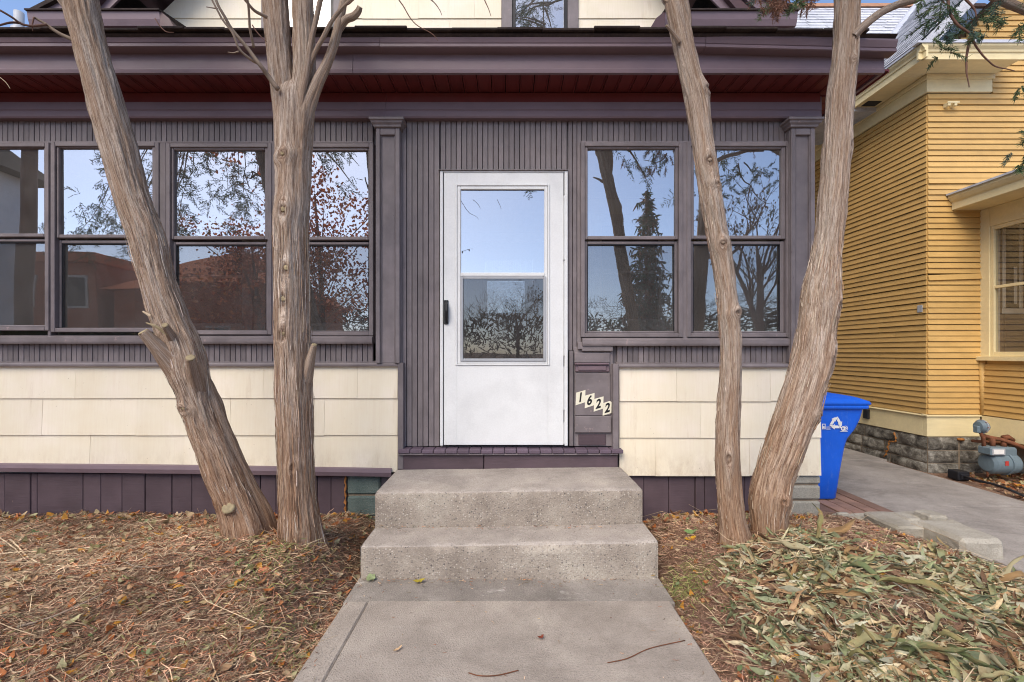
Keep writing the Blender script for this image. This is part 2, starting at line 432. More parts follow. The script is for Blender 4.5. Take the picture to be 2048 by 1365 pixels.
def bark_mat():
    t = NT('cedar_bark')
    st = t.noise(t.vec((7, 7, 4.2), attr='bark'), 1, 9, .74, .9)
    fi = t.noise(t.vec((26, 26, 9.0), attr='bark'), 1, 7, .8, .8)
    fr = t.noise(t.vec((60, 60, 16), attr='bark'), 1, 4, .8, .4)
    bl = t.noise(t.vec((1.6, 1.6, 1.8), attr='bark'), 1, 6, .65)
    c = t.ramp(st, [(.30, srgb(134, 114, 98)), (.42, srgb(184, 165, 148)), (.52, srgb(210, 192, 174)), (.66, srgb(232, 220, 206))])
    c = t.mix(t.ramp(bl, [(.46, 0.0), (.60, .55)]), c, srgb(180, 146, 116))
    c = t.mix(t.ramp(bl, [(.34, .5), (.45, 0.0)]), c, srgb(214, 206, 196))
    fl = t.noise(t.vec((9, 9, 16), attr='bark'), 1, 8, .8, 1.2)
    c = t.mix(t.ramp(fl, [(.38, .6), (.46, 0.0)]), c, srgb(120, 92, 72))
    c = t.mix(t.ramp(fi, [(.40, .85), (.50, 0.0)]), c, srgb(110, 84, 67))
    c = t.mix(t.ramp(fi, [(.55, 0.0), (.64, .7)]), c, srgb(228, 220, 208))
    c = t.mix(t.ramp(fr, [(.38, .6), (.48, 0.0)]), c, srgb(112, 88, 72))
    # the old bark near the foot is browner than the weathered grey above
    po = t.add('NewGeometry'); sx = t.add('SeparateXYZ'); t.link(po.outputs['Position'], sx.inputs[0])
    mr = t.add('MapRange'); t.link(sx.outputs[2], mr.inputs[0]); mr.inputs[1].default_value = .1; mr.inputs[2].default_value = 1.4
    mr.inputs[3].default_value = .75; mr.inputs[4].default_value = .05
    c = t.mix(mr.outputs[0], c, t.mix(1, c, srgb(228, 194, 160), 'MULTIPLY'))
    km = t.add('Attribute', attribute_name='knot')
    c = t.mix(km.outputs['Fac'], c, srgb(86, 62, 46))
    h = t.mix(.35, t.mix(.5, t.mix(.45, st, fi), fr), fl)
    return t.done(c, .85, t.bump(h, 1, .022), .15)
m_bark = bark_mat()
m_cut = paint('cut_wood', srgb(150, 136, 106), rough=.8, var=.3, stretch=(40, 40, 40), gb=.6, jit=.15)
m_twig = paint('grey_twig', srgb(140, 124, 108), rough=.8, var=.2, jit=.2, gb=.3)
m_twigd = paint('brown_twig', srgb(106, 78, 66), rough=.8, var=.2, jit=.2, gb=.3)
m_straw = paint('pale_dry_stem', srgb(214, 192, 158), rough=.6, var=.15, jit=.15, gb=.3)
# ================================================================ the ground
def gz(x, y):
    n = .012 * noise.noise((x * 3.1, y * 3.1, 0)) + .02 * noise.noise((x * .9, y * .9, 4))
    g = math.exp(-((y + .95) / .72) ** 2)
    near = smooth(-7, -5, y) * (1 - smooth(.1, .4, y))
    tb = .125 * (math.exp(-((x + 1.5) / .5) ** 2 - ((y + .98) / .42) ** 2) + math.exp(-((x - 1.62) / .5) ** 2 - ((y + .98) / .42) ** 2))
    if x < 0: h = smooth(.80, 1.12, -x) * (.05 + .125 * g) * (1 - .6 * smooth(5, 9, -x))
    else: h = smooth(.80, 1.25, x) * (1 - smooth(2.35, 2.85, x)) * (.05 + .125 * g)
    z = near * (h + tb * smooth(.82, 1.1, abs(x)) + n * smooth(.75, .95, abs(x))) 
    if y > -.02: z = min(z, .03)
    if abs(x) < .8 and y < 0: z = -.01
    if x > 2.9: z = -.03 + near * n * .3
    if y < -7: z = -.02
    return z
def axis_pts(a, b, step, far):
    mid = list(np.arange(a, b + 1e-6, step)); g, s = [], step
    p = b
    while p < far: s *= 1.35; p += s; g.append(p)
    h, s, p = [], step, a
    while p > -far: s *= 1.35; p -= s; h.append(p)
    return h[::-1] + mid + g
xs = axis_pts(-5.5, 5.5, .05, 600); ys = axis_pts(-3.4, .6, .05, 600)
GV = [(x, y, gz(x, y)) for y in ys for x in xs]; nx = len(xs)
GF = [(j * nx + i, j * nx + i + 1, (j + 1) * nx + i + 1, (j + 1) * nx + i) for j in range(len(ys) - 1) for i in range(nx - 1)]
tag(P('ground', (GV, GF), m_ground, smooth=True, fix=False), 'brown soil strewn with cedar needles around the house', None, None, 'structure')

walk = E('front_walk', (0, -1.1, 0)); tag(walk, 'grey concrete front walk leading to the steps', kind='structure')
P('slab', box(-.69, .80, -2.62, -1.10, -.08, .050, .006), m_walk, walk)
P('slab', box(-.69, .80, -4.3, -2.628, -.08, .049, .006), m_walk, walk)
P('slab', box(-.69, .80, -6.9, -4.308, -.08, .049, .006), m_walk, walk)
P('slab_edge', box(-.812, -.694, -2.62, -1.10, -.08, .047, .008), m_walk, walk)
P('slab_edge', box(-.812, -.694, -6.9, -2.628, -.08, .047, .008), m_walk, walk)
P('landing_strip', box(-.825, .83, -1.092, -.84, -.08, .034, .004), m_walk2, walk)

drive = E('driveway', (3.7, 2, 0)); tag(drive, 'cracked grey concrete driveway between the two houses', kind='structure')
def slab(x0, x1, y0, y1, z, tilt=0):
    V, Fc = box(x0, x1, y0, y1, -.1, z, .004)
    return [(a, b, c + (tilt * (a - x0) if c > 0 - .05 else 0)) for a, b, c in V], Fc
P('slab', prism('z', [(2.90, -6.9), (3.655, -6.9), (3.655, .408), (3.05, .408), (3.05, .1), (2.99, -.1)], -.1, .004), m_drive, drive)
P('slab', slab(3.668, 4.40, -6.9, .408, .001), m_drive, drive)
P('slab', slab(3.07, 4.42, .415, 2.0, .001), m_drive, drive)
P('slab', slab(2.55, 4.50, 2.015, 7.5, .004), m_drive, drive)
st = P('street', box(-300, 300, -16.5, -9.2, -.3, -.06, .01), m_walk2); tag(st, 'grey asphalt street in front of the house', kind='structure')
sw = P('pavement', box(-300, 300, -8.4, -6.95, -.2, .02, .01), m_walk); tag(sw, 'concrete pavement along the street', kind='structure')

# ================================================================ the purple house
H = E('purple_house', (-1.06, 1.2, 0))
tag(H, 'purple and cream house with enclosed front porch and white storm door', 'house')
LX, RX = -4.62, 2.29
# backing of the porch walls (window and door openings left free)
wb = E('porch_wall', (-1, 0, 0), H)
zt, zb, zs = AZ(236), AZ(720), AZ(286)
P('backing_board', box(LX, RX, .03, .06, AZ(290), AZ(180)), m_trimv, wb)
P('backing_board', box(LX, AX(806), .03, .06, .05, AZ(684)), m_trimv, wb)
P('backing_board', box(AX(1136), RX, .03, .06, .05, AZ(684)), m_trimv, wb)
P('backing_board', box(LX, AX(-118), .03, .06, AZ(690), AZ(288)), m_trimv, wb)
P('backing_board', box(AX(738), AX(880), .03, .06, AZ(915), AZ(288)), m_trimv, wb)
P('backing_board', box(AX(1134), AX(1172), .03, .06, AZ(915), AZ(288)), m_trimv, wb)
P('backing_board', box(AX(806), AX(1136), .03, .06, AZ(940), AZ(893)), m_trimv, wb)
P('side_wall', box(RX - .06, RX, .062, 2.2, .02, 3.2), m_cream, wb)
P('side_wall', box(LX, LX + .06, .062, 2.2, .02, 3.2), m_cream, wb)

# beadboard, every board a piece
bead = E('beadboard', (-1, 0, 1.5), H)
BW = .0392
def bead_mesh(w, h):
    pr = [(0.0018, .026), (.0018, .004), (.003, .0008), (.0045, 0), (w - .0045, 0), (w - .003, .0008), (w - .0018, .004), (w - .0018, .026)]
    return mesh_of(prism('z', pr, 0, h), m_trimv)
_bm = {}
def bead_run(px0, px1, py0, py1, Y=0.0, w=BW):
    x0, x1, z0, z1 = AX(px0, Y), AX(px1, Y), AZ(py1, Y), AZ(py0, Y)
    n = max(1, round((x1 - x0) / w)); ww = (x1 - x0) / n; key = (round(ww, 4), round(z1 - z0, 3))
    if key not in _bm: _bm[key] = bead_mesh(ww, z1 - z0)
    for i in range(n):
        P('board', _bm[key], None, bead, (x0 + i * ww, Y + random.uniform(-.0012, .0015), z0 + random.uniform(-.001, .001)))
bead_run(-122, 746, 239, 290)
bead_run(-122, 746, 684, 725)
bead_run(-184, -122, 239, 725)
bead_run(802, 879, 239, 893)
bead_run(881, 1134, 239, 340)
bead_run(1136, 1163, 239, 701)
bead_run(1163, 1580, 239, 290)
bead_run(1234, 1576, 688, 727)

# long mouldings
def long_(name, prof, x0, x1, mat, parent=H): return P(name, prism('x', prof, x0, x1), mat, parent)
zF0, zF1 = AZ(236, -.05), AZ(205, -.05)
seam = AX(772, -.05)
for a, b in ((LX, seam - .001), (seam + .001, RX - .015)):
    long_('frieze_board', [(.02, zF0), (-.045, zF0), (-.052, zF0 + .012), (-.052, zF0 + .052), (-.058, zF0 + .056), (-.058, zF1 - .004), (-.052, zF1), (.02, zF1)], a, b, m_metal)
    long_('upper_frieze', [(.02, zF1 + .002), (-.045, zF1 + .002), (-.045, zF1 + .07), (.02, zF1 + .07)], a, b, m_metal_dark)
zsof = zF1 + .074
sof = E('soffit', (-1, -.14, zsof), H)
sm = mesh_of(prism('y', [(.003, .012), (.003, .0), (.010, .0), (.013, .007), (.087, .007), (.090, 0), (.097, 0), (.097, .012), (.097, .02), (.003, .02)], -.285, 0), m_metal_dark)
x = LX - .2
while x < RX + .2:
    P('panel', sm, None, sof, (x, 0, zsof + random.uniform(-.001, .001))); x += .1
sm2 = mesh_of(prism('x', [(0, .0), (.006, .006), (.094, .006), (.099, 0), (.099, .02), (0, .02)], 0, .23), m_metal_dark)
for k in range(22): P('panel', sm2, None, sof, (RX + .003, .01 + k * .1, zsof))
P('side_frieze', box(RX + .001, RX + .03, .0, 2.2, zF0, zsof - .002), m_metal, H)
# fascia, front and right
FY = -.285
zfa0, zfa1 = zsof - .008, zsof + .135
GX = RX + .25
fseam = AX(706, FY)
for a, b in ((LX - .3, fseam - .0015), (fseam + .0015, GX)):
    long_('fascia', [(FY, zfa0), (FY - .004, zfa0), (FY - .008, zfa0 + .02), (FY - .008, zfa0 + .026), (FY - .004, zfa0 + .030), (FY - .004, zfa0 + .08), (FY, zfa0 + .084), (FY, zfa1), (FY + .02, zfa1), (FY + .02, zfa0)], a, b, m_metal)
P('fascia', prism('y', [(GX - .02, zfa0), (GX + .002, zfa0), (GX + .005, zfa0 + .02), (GX + .002, zfa1), (GX - .02, zfa1)], FY + .021, 2.2), m_metal, H)
zg0 = AZ(92, -.36); zg1 = AZ(67, -.36)
gut = E('gutter', (-1, -.33, zg0), H)
gp = [(FY + .0, zg0 - .002), (-.345, zg0), (-.352, zg0 + .004), (-.352, zg0 + .022), (-.344, zg0 + .027), (-.349, zg0 + .031), (-.362, zg1 - .016), (-.362, zg1 - .004), (-.356, zg1), (FY - .004, zg1)]
for a, b, dz in ((LX - .3, AX(758, -.36), 0), (AX(758, -.36) + .002, AX(1412, -.36), -.002), (AX(1412, -.36) + .002, GX + .03, -.004)):
    V, Fc = prism('x', gp, a, b)
    if b > GX:   # the right run sags and its front lip has sprung loose
        V = [(vx, vy, vz + dz - .03 * ((vx - a) / (b - a)) ** 1.4) for vx, vy, vz in V]
    else: V = [(vx, vy, vz + dz) for vx, vy, vz in V]
    P('gutter_run', (V, Fc), m_metal, gut)
# porch roof
porch_roof = P('porch_roof', prism('x', [(-.375, zg1 - .012), (2.2, 4.25), (2.2, 4.19), (-.3, zg1 - .075)], LX - .3, GX + .02), m_shingd, H)
e_m = [mesh_of(box(0, L, -.395, -.30, 0, .016, .003), m_shingd) for L in (.30, .34, .27)]
x = LX - .3
while x < GX - .3:
    k = random.randrange(3); L = (.30, .34, .27)[k]
    sag = -.03 * max(0, (x - AX(1412, -.36)) / (GX - AX(1412, -.36))) ** 1.4
    P('shingle_tab', e_m[k], None, porch_roof, (x, random.uniform(-.012, .008), zg1 + .001 + sag + random.uniform(-.004, .006))); x += L - .004

# pilasters
def pilaster(px0, px1, cap0, cap1):
    Y = -.07; x0, x1 = AX(px0, Y), AX(px1, Y); z0, z1 = AZ(727, Y), AZ(256, Y)
    p = E('pilaster', ((x0 + x1) / 2, 0, z0), H)
    P('shaft', box(x0, x1, -.05, .03, z0, z1, .004), m_trimv, p)
    for a, b in ((x0, x0 + .032), (x1 - .032, x1)): P('stile', box(a, b, -.068, -.0502, z0, z1, .004), m_trimv, p)
    P('rail', box(x0 + .0325, x1 - .0325, -.0675, -.0502, z1 - .05, z1, .004), m_trimh, p)
    P('inner_bead', box(x0 + .0335, x0 + .0405, -.06, -.0502, z0, z1 - .0505, .002), m_trimv, p)
    P('inner_bead', box(x1 - .0405, x1 - .0335, -.06, -.0502, z0, z1 - .0505, .002), m_trimv, p)
    c0, c1 = AX(cap0, -.1), AX(cap1, -.1); zc = AZ(235, -.1)
    prof = [(0, 0), (.012, .004), (.014, .02), (.026, .034), (.03, .05), (.04, .056), (.04, .075)]
    h = zc - z1; n = len(prof); V = []; Fc = []
    mx = (c1 - c0) / 2 - (x1 - x0) / 2
    for o, zz in prof:
        q = o / .04 * mx; yy = -.0685 - o; zz = z1 + .0005 + zz / .075 * h
        V += [(x0 - q, .02, zz), (x0 - q, yy, zz), (x1 + q, yy, zz), (x1 + q, .02, zz)]
    for i in range(n - 1):
        for k in range(4): Fc.append((i * 4 + k, i * 4 + (k + 1) % 4, i * 4 + 4 + (k + 1) % 4, i * 4 + 4 + k))
    Fc += [(0, 1, 2, 3), (n * 4 - 4, n * 4 - 3, n * 4 - 2, n * 4 - 1)]
    P('capital', (V, Fc), m_trimh, p)
pilaster(751, 799, 739, 808)
pilaster(1583, 1631, 1569, 1640)
pilaster(-228, -184, -240, -174)
P('corner_strip', box(AX(800, 0), AX(805, 0), -.02, .03, AZ(726), AZ(332)), m_trimv, H)

# windows
def window(px0, px1, gx0, gx1, py=(288, 668), up=(299, 472), lo=(488, 661), label=None):
    Y = -.012
    x0, x1 = AX(px0, Y), AX(px1, Y); z0, z1 = AZ(py[1], Y), AZ(py[0], Y)
    a, b = AX(gx0, Y), AX(gx1, Y)
    w = E('window', ((x0 + x1) / 2, 0, z0), H)
    fr = E('frame', ((x0 + x1) / 2, 0, z0), w)
    ft = .030
    P('stile', box(x0, x0 + ft, -.034, .05, z0, z1), m_trimv, fr); P('stile', box(x1 - ft, x1, -.034, .05, z0, z1), m_trimv, fr)
    P('rail', box(x0 + ft + .0005, x1 - ft - .0005, -.033, .05, z1 - ft, z1 - .0005), m_trimh, fr)
    P('rail', box(x0 + ft + .0005, x1 - ft - .0005, -.033, .05, z0 + .0005, z0 + ft), m_trimh, fr)
    i0, i1 = x0 + ft + .001, x1 - ft - .001
    zu0, zu1, zl0, zl1 = AZ(up[1], Y), AZ(up[0], Y), AZ(lo[1], 0), AZ(lo[0], 0)
    for nm, q0, q1, g0, g1, yy in (('upper_sash', zu0 - .026, z1 - ft - .001, zu0, zu1, -.022), ('lower_sash', z0 + ft + .001, zl1 + .022, zl0, zl1, -.004)):
        s = E(nm, ((i0 + i1) / 2, yy, q0), w)
        P('stile', box(i0, a, yy, yy + .035, q0, q1, .004), m_trimv, s); P('stile', box(b, i1, yy, yy + .035, q0, q1, .004), m_trimv, s)
        P('rail', box(a + .0004, b - .0004, yy + .0005, yy + .035, q0 + .0004, g0, .004), m_trimh, s)
        P('rail', box(a + .0004, b - .0004, yy + .0005, yy + .035, g1, q1 - .0004, .004), m_trimh, s)
        tl = R(random.uniform(-.35, .35)); tw = R(random.uniform(-.3, .3))
        gx, gzz = (a + b) / 2, (g0 + g1) / 2; ww, hh = (b - a) / 2 + .004, (g1 - g0) / 2 + .004
        me = mesh_of(([(-ww, 0, -hh), (ww, 0, -hh), (ww, 0, hh), (-ww, 0, hh)], [(0, 1, 2, 3)]), m_glass if nm == 'upper_sash' else m_glass2, fix=False)
        P('pane', me, None, s, (gx, yy + .02, gzz), rot=(tl, 0, tw))
        if nm == 'lower_sash':
            P('screen', ([(a, yy + .004, g0), (b, yy + .004, g0), (b, yy + .004, g1), (a, yy + .004, g1)], [(0, 1, 2, 3)]), m_screen, s, fix=False)
            P('gasket', join(box(a, a + .006, yy + .003, yy + .012, g0, g1, .001), box(b - .006, b, yy + .003, yy + .012, g0, g1, .001), box(a, b, yy + .0028, yy + .0118, g1 - .006, g1 + .0002, .001)), m_black, s)
    return w
window(-120, 103, -106, 90, (288, 662), (297, 468), (484, 651))
window(107, 322, 120, 306, (287, 665), (297, 470), (487, 656))
window(336, 546, 349, 531, (289, 670), (301, 473), (490, 661))
window(556, 748, 569, 737, (289, 672), (302, 474), (490, 662))
window(1161, 1364, 1175, 1350, (287, 675), (299, 473), (489, 663))
window(1372, 1578, 1387, 1562, (287, 675), (299, 472), (489, 663))
# mullion posts between the windows, head casing and sill
for a, b in ((103, 107), (322, 336), (546, 556)): P('mullion', box(AX(a) - .004, AX(b) + .004, -.026, .03, AZ(684), AZ(287)), m_trimv, H)
P('mullion', box(AX(1364) - .004, AX(1372) + .004, -.026, .03, AZ(684), AZ(287)), m_trimv, H)
P('window_sill', prism('x', [(.03, AZ(688)), (-.045, AZ(688)), (-.05, AZ(684)), (-.05, AZ(676)), (-.02, AZ(672)), (.03, AZ(670))], LX, AX(748)), m_trimh, H)
P('window_sill', prism('x', [(.03, AZ(692)), (-.045, AZ(692)), (-.05, AZ(688)), (-.05, AZ(680)), (-.02, AZ(676)), (.03, AZ(674))], AX(1163), AX(1577)), m_trimh, H)
P('window_head', box(LX, AX(748), -.028, .03, AZ(290), AZ(286)), m_trimh, H)
P('window_head', box(AX(1160), AX(1578), -.028, .03, AZ(290), AZ(285.5)), m_trimh, H)
P('ledge', prism('x', [(.03, AZ(733)), (-.05, AZ(733)), (-.052, AZ(729)), (-.045, AZ(726)), (.03, AZ(722))], LX, AX(806)), m_trimh, H)
P('ledge', prism('x', [(.03, AZ(735)), (-.05, AZ(735)), (-.052, AZ(732)), (-.045, AZ(728)), (.03, AZ(724))], AX(1232), AX(1580)), m_trimh, H)

# cream siding: each shingle a piece
side = E('cream_siding', (-1, -.02, .6), H)
_sm = {}
def cream_row(parent, x0, x1, z0, z1, Y, seam0, w=.69, skip=(), holes=()):
    cuts = [x0]; q = seam0
    while q < x1:
        if q > x0 + .03: cuts.append(q)
        q += w
    cuts.append(x1)
    for a, b in zip(cuts, cuts[1:]):
        key = (round(b - a, 3), round(z1 - z0, 3))
        if key not in _sm:
            W, h = b - a - .0014, z1 - z0
            _sm[key] = mesh_of(([(0, -.014, -.012), (W, -.014, -.012), (W, -.003, h), (0, -.003, h), (0, -.002, -.010), (W, -.002, -.010), (W, .004, h), (0, .004, h)],
                                [(0, 1, 2, 3), (7, 6, 5, 4), (0, 4, 5, 1), (3, 2, 6, 7), (0, 3, 7, 4), (1, 5, 6, 2)]), m_cream)
        P('shingle', _sm[key], None, parent, (a + .0007, Y + random.uniform(-.0012, .0012), z0 + random.uniform(-.0025, .0025)), rot=(0, R(random.uniform(-.15, .15)), 0))
Y = -.02
xl, xr = AX(-40, Y), AX(796, Y); xl = LX + .6
for (p0, p1), s in zip(((731, 793), (793, 867), (867, 940)), (148, 82, 177)): cream_row(side, xl - .6, xr, AZ(p1, Y), AZ(p0, Y), Y, AX(s - 186 * 3, Y))
xl, xr = AX(1238, Y), AX(1640, Y)
for (p0, p1), s in zip(((734, 799), (799, 872), (872, 948)), (1292 + 60, 1400, 1310)): cream_row(side, xl, xr if p0 > 740 else AX(1636, Y), AZ(p1, Y), AZ(p0, Y), Y, AX(s, Y))
# edge boards beside the doorway
P('corner_board', box(AX(796, -.05), AX(807, -.05), -.06, .03, AZ(938, -.05), AZ(726, -.05)), m_trimv, H)
P('corner_board', box(AX(1226, -.05), AX(1237, -.05), -.06, .03, AZ(905, -.05), AZ(728, -.05)), m_trimv, H)

# skirting planks and flashing
sk = E('skirting', (-1, 0, .2), H)
def planks(cuts, z1):
    for a, b in zip(cuts, cuts[1:]):
        P('plank', box(AX(a) + .002, AX(b) - .002, random.uniform(-.004, .008), .028, -.06, z1, .003), m_skirt, sk)
planks([-229, -180, -130, -70, 8, 60, 73, 165, 201, 244, 290, 343, 383, 432, 480, 521, 552, 600, 634, 662, 690], AZ(948))
planks([1250, 1288, 1338, 1391, 1409, 1450, 1490, 1520, 1560], AZ(950))
fl = E('flashing', (-1, -.06, AZ(940)), H)
def flash(px0, px1, pa, pb):
    V, Fc = [], []
    n = 22
    for i in range(n + 1):
        t = i / n; x_ = AX(px0 + (px1 - px0) * t, -.05); top = AZ(pa[0] + (pb[0] - pa[0]) * t, -.05); bot = AZ(pa[1] + (pb[1] - pa[1]) * t, -.05)
        w = .003 * noise.noise((x_ * 4, 1, 0)); w2 = .003 * noise.noise((x_ * 5, 7, 0))
        V += [(x_, -.03, top + .006), (x_, -.052 + w, top + w2), (x_, -.058 + w, (top * .55 + bot * .45)), (x_, -.050 + w2, bot + w), (x_, .0, bot + .012)]
    for i in range(n):
        for k in range(4): Fc.append((i * 5 + k, i * 5 + k + 1, i * 5 + 6 + k, i * 5 + 5 + k))
    P('flashing_strip', (V, Fc), m_metal, fl, fix=False)
flash(-229, 430, (927, 941), (933, 949)); flash(428, 783, (933, 949), (939, 954))
# foundation piers of concrete block
def pier(x0, x1, y0, y1, rows, mat, par):
    for a, b in zip(rows, rows[1:]):
        V, Fc = box(x0, x1, y0, y1, a + .006, b - .006, .012)
        P('block', (V, Fc), mat, par)
pr1 = E('foundation_pier', (AX(720), 0, 0), H)
pier(AX(694), AX(760), .0, .3, [-.12, .055, .22, .385], m_cmug, pr1)
P('mortar_core', box(AX(695), AX(759), .015, .28, -.1, .38), m_mortar, pr1)
pr2 = E('foundation_pier', (AX(1605), 0, 0), H)
pier(AX(1573), AX(1640), -.012, .35, [-.12, .045, .185, .30, .375], m_cmu, pr2)
P('mortar_core', box(AX(1574), AX(1638), .005, .33, -.1, .37), m_mortar, pr2)
P('expanding_foam', tube([(AX(691) + .004 * math.sin(i_ * 2.3), .004 * math.sin(i_ * 1.7), .0 + .37 * i_ / 15) for i_ in range(16)], [.007 + .005 * math.sin(i_ * 2.9) for i_ in range(16)], 7), m_foam, H, smooth=True)
P('rear_foundation', box(LX, RX - .01, .4, 2.2, -.1, .4), m_cmu, H)
P('right_sill_wall', box(RX - .05, RX - .004, .36, 2.2, -.1, .37), m_cmu, H)

# threshold: porch floor board ends, riser boards
fl2 = E('porch_floor', (0, -.05, AZ(900)), H)
zfl = AZ(893, 0) - .006
x = AX(797, -.07); W = .0855
fm = [mesh_of(box(.0015, W - .0015, -.09, .028, -.028, 0, .004), m_floor) for _ in range(1)]
while x < AX(1228, -.07):
    P('floor_board', fm[0], None, fl2, (x, random.uniform(-.006, .004), zfl + random.uniform(-.002, .001))); x += W
P('floor_deck', box(LX + .07, RX - .07, .031, 2.18, zfl - .03, zfl), m_floor, fl2)
P('nosing', box(AX(797, -.07), AX(1236, -.07), -.082, .028, zfl - .042, zfl - .0292, .003), m_trimh, fl2)
zr1, zr0 = zfl - .043, AZ(941, -.05)
P('riser_board', box(AX(797, -.05), AX(967, -.05), -.055, .029, zr0 - .02, zr1, .004), m_skirt, fl2)
P('riser_board', box(AX(968.5, -.05), AX(1235, -.05), -.062, .029, zr0 - .02, zr1 - .001, .004), m_skirt, fl2)

# storm door
D = E('storm_door', (0, -.03, AZ(893)), H)
DY = -.030
def dx(p): return AX(p, DY)
def dz(p): return AZ(p, DY)
z0, z1 = dz(892), dz(342)
P('jamb', box(dx(880), dx(886), DY - .004, .05, z0, z1), m_white, D); P('jamb', box(dx(1129), dx(1135.5), DY - .004, .05, z0, z1), m_white, D)
P('head_jamb', box(dx(886) + .0005, dx(1129) - .0005, DY - .003, .05, z1 - .010, z1 + .0004), m_white, D)
P('drip_cap', prism('x', [(.03, z1 + .014), (-.045, z1 + .004), (-.045, z1 + .001), (.03, z1 + .001)], dx(877), dx(1136)), m_trimh, D)
a, b, c0, c1 = dx(888), dx(1127), z0 + .006, z1 - .013
gx0, gx1 = dx(914), dx(1096); gz0, gz1 = dz(729), dz(372)
leaf = E('door_leaf', (0, DY, z0), D)
for nm, q in (('stile', (a, gx0, c0, c1)), ('stile', (gx1, b, c0, c1)), ('rail', (gx0 + .0003, gx1 - .0003, gz1, c1 - .0003)), ('kick_panel', (gx0 + .0003, gx1 - .0003, c0 + .0003, gz0))):
    P(nm, box(q[0], q[1], DY, DY + .035, q[2], q[3], .0012), m_white, leaf)
def ring(x0, x1, zz0, zz1, t, y0, y1, c=.003):
    return join(box(x0, x0 + t, y0, y1, zz0, zz1, c), box(x1 - t, x1, y0, y1, zz0, zz1, c), box(x0 + t, x1 - t, y0 + .0003, y1, zz1 - t, zz1 - .0003, c), box(x0 + t, x1 - t, y0 + .0003, y1, zz0 + .0003, zz0 + t, c))
P('glazing_bead', ring(gx0 - .012, gx1 + .012, gz0 - .008, gz1 + .012, .014, DY - .009, DY - .0005), m_white, leaf)
P('glazing_frame', ring(gx0 + .0025, gx1 - .0025, gz0 + .0065, gz1 - .0025, .024, DY - .003, DY + .03), m_white, leaf)
ug = (dx(923), dx(1088), dz(545), dz(382)); lg = (dx(929), dx(1085), dz(717), dz(558))
P('meeting_rail', box(gx0 + .027, gx1 - .027, DY - .008, DY + .02, dz(553), dz(546)), m_white, leaf)
P('upper_pane', ([(ug[0] - .004, DY + .012, ug[2] - .004), (ug[1] + .004, DY + .012, ug[2] - .004), (ug[1] + .004, DY + .012, ug[3] + .004), (ug[0] - .004, DY + .012, ug[3] + .004)], [(0, 1, 2, 3)]), m_glass, leaf, fix=False)
sash = P('lower_sash', ring(dx(921), dx(1092), dz(723), dz(553.5), .020, DY - .012, DY - .0035), m_alu, leaf)
P('pane', ([(lg[0] - .006, DY - .006, lg[2] - .006), (lg[1] + .006, DY - .006, lg[2] - .006), (lg[1] + .006, DY - .006, lg[3] + .006), (lg[0] - .006, DY - .006, lg[3] + .006)], [(0, 1, 2, 3)]), m_glass4, sash, fix=False)
P('screen', ([(lg[0] - .006, DY - .0085, lg[2] - .006), (lg[1] + .006, DY - .0085, lg[2] - .006), (lg[1] + .006, DY - .0085, lg[3] + .006), (lg[0] - .006, DY - .0085, lg[3] + .006)], [(0, 1, 2, 3)]), m_screen, sash, fix=False)  # dark screen added over the lower door pane to dim its reflection
hd = P('handle', join(box(dx(888.5), dx(897), DY - .012, DY - .0005, dz(649), dz(601), .003), tube([at(893, 604, DY - .01), at(893, 609, DY - .035), at(893, 622, DY - .042), at(893, 636, DY - .034), at(893, 645, DY - .012)], [.008, .012, .013, .011, .007], 10)), m_black, leaf)
for k, (p0, p1) in enumerate(((496, 514), (571, 712), (733, 843), (842, 870))):
    pass
for p0, p1 in ((392, 520), (524, 712), (734, 820), (846, 888)): P('hinge', box(dx(1127.3), dx(1129.2), DY - .007, DY + .01, dz(p1), dz(p0), .001), m_white, D)

# mail panel with the house number
mp = E('mail_panel', (AX(1185), -.02, AZ(893)), H)
def q(name, x0, x1, y0, y1, Ya, Yb, mat): return P(name, box(AX(x0, Ya), AX(x1, Ya), Ya, Yb, AZ(y1, Ya), AZ(y0, Ya), .0035), mat, mp)
q('side_batten', 1139, 1147, 702, 893, -.030, .029, m_trimv)
q('back_board', 1147.5, 1226, 694, 893, -.006, .029, m_trimv)
q('top_board', 1149, 1220, 706, 726, -.022, -.0065, m_trimh)
q('slot_hood', 1150, 1219, 726.5, 730, -.046, -.0065, m_metal)
q('slot_frame', 1151, 1219, 730.5, 744, -.026, -.0065, m_metal)
q('slot_flap', 1156.5, 1213, 731.5, 741, -.034, -.0265, m_metal)
q('number_board', 1150, 1221, 746, 832, -.020, -.0065, m_trimh)
q('lower_board', 1150, 1222.5, 833, 866, -.028, -.0065, m_trimh)
q('foot_board', 1157, 1212, 869, 891, -.014, -.0065, m_skirt)
q('sill_block', 1164, 1226, 692, 703, -.034, .0, m_trimh)
q('small_latch', 1156, 1165, 684.5, 699, -.034, -.0, m_trimv)
m_plate = paint('number_plate', srgb(226, 222, 200), rough=.4, var=.04, jit=.02, gb=.02, dirt=.12)
def text_mesh(s, size, mat, bold=.02):
    cu = bpy.data.curves.new('t', 'FONT'); cu.body = s; cu.size = size; cu.align_x = 'CENTER'; cu.align_y = 'CENTER'; cu.extrude = .0006; cu.offset = bold * size; cu.resolution_u = 4
    o = bpy.data.objects.new('t', cu); COL.objects.link(o)
    dg = bpy.context.evaluated_depsgraph_get(); me = bpy.data.meshes.new_from_object(o.evaluated_get(dg))
    bpy.data.objects.remove(o); me.materials.clear(); me.materials.append(mat); return me
Yp = -.0225
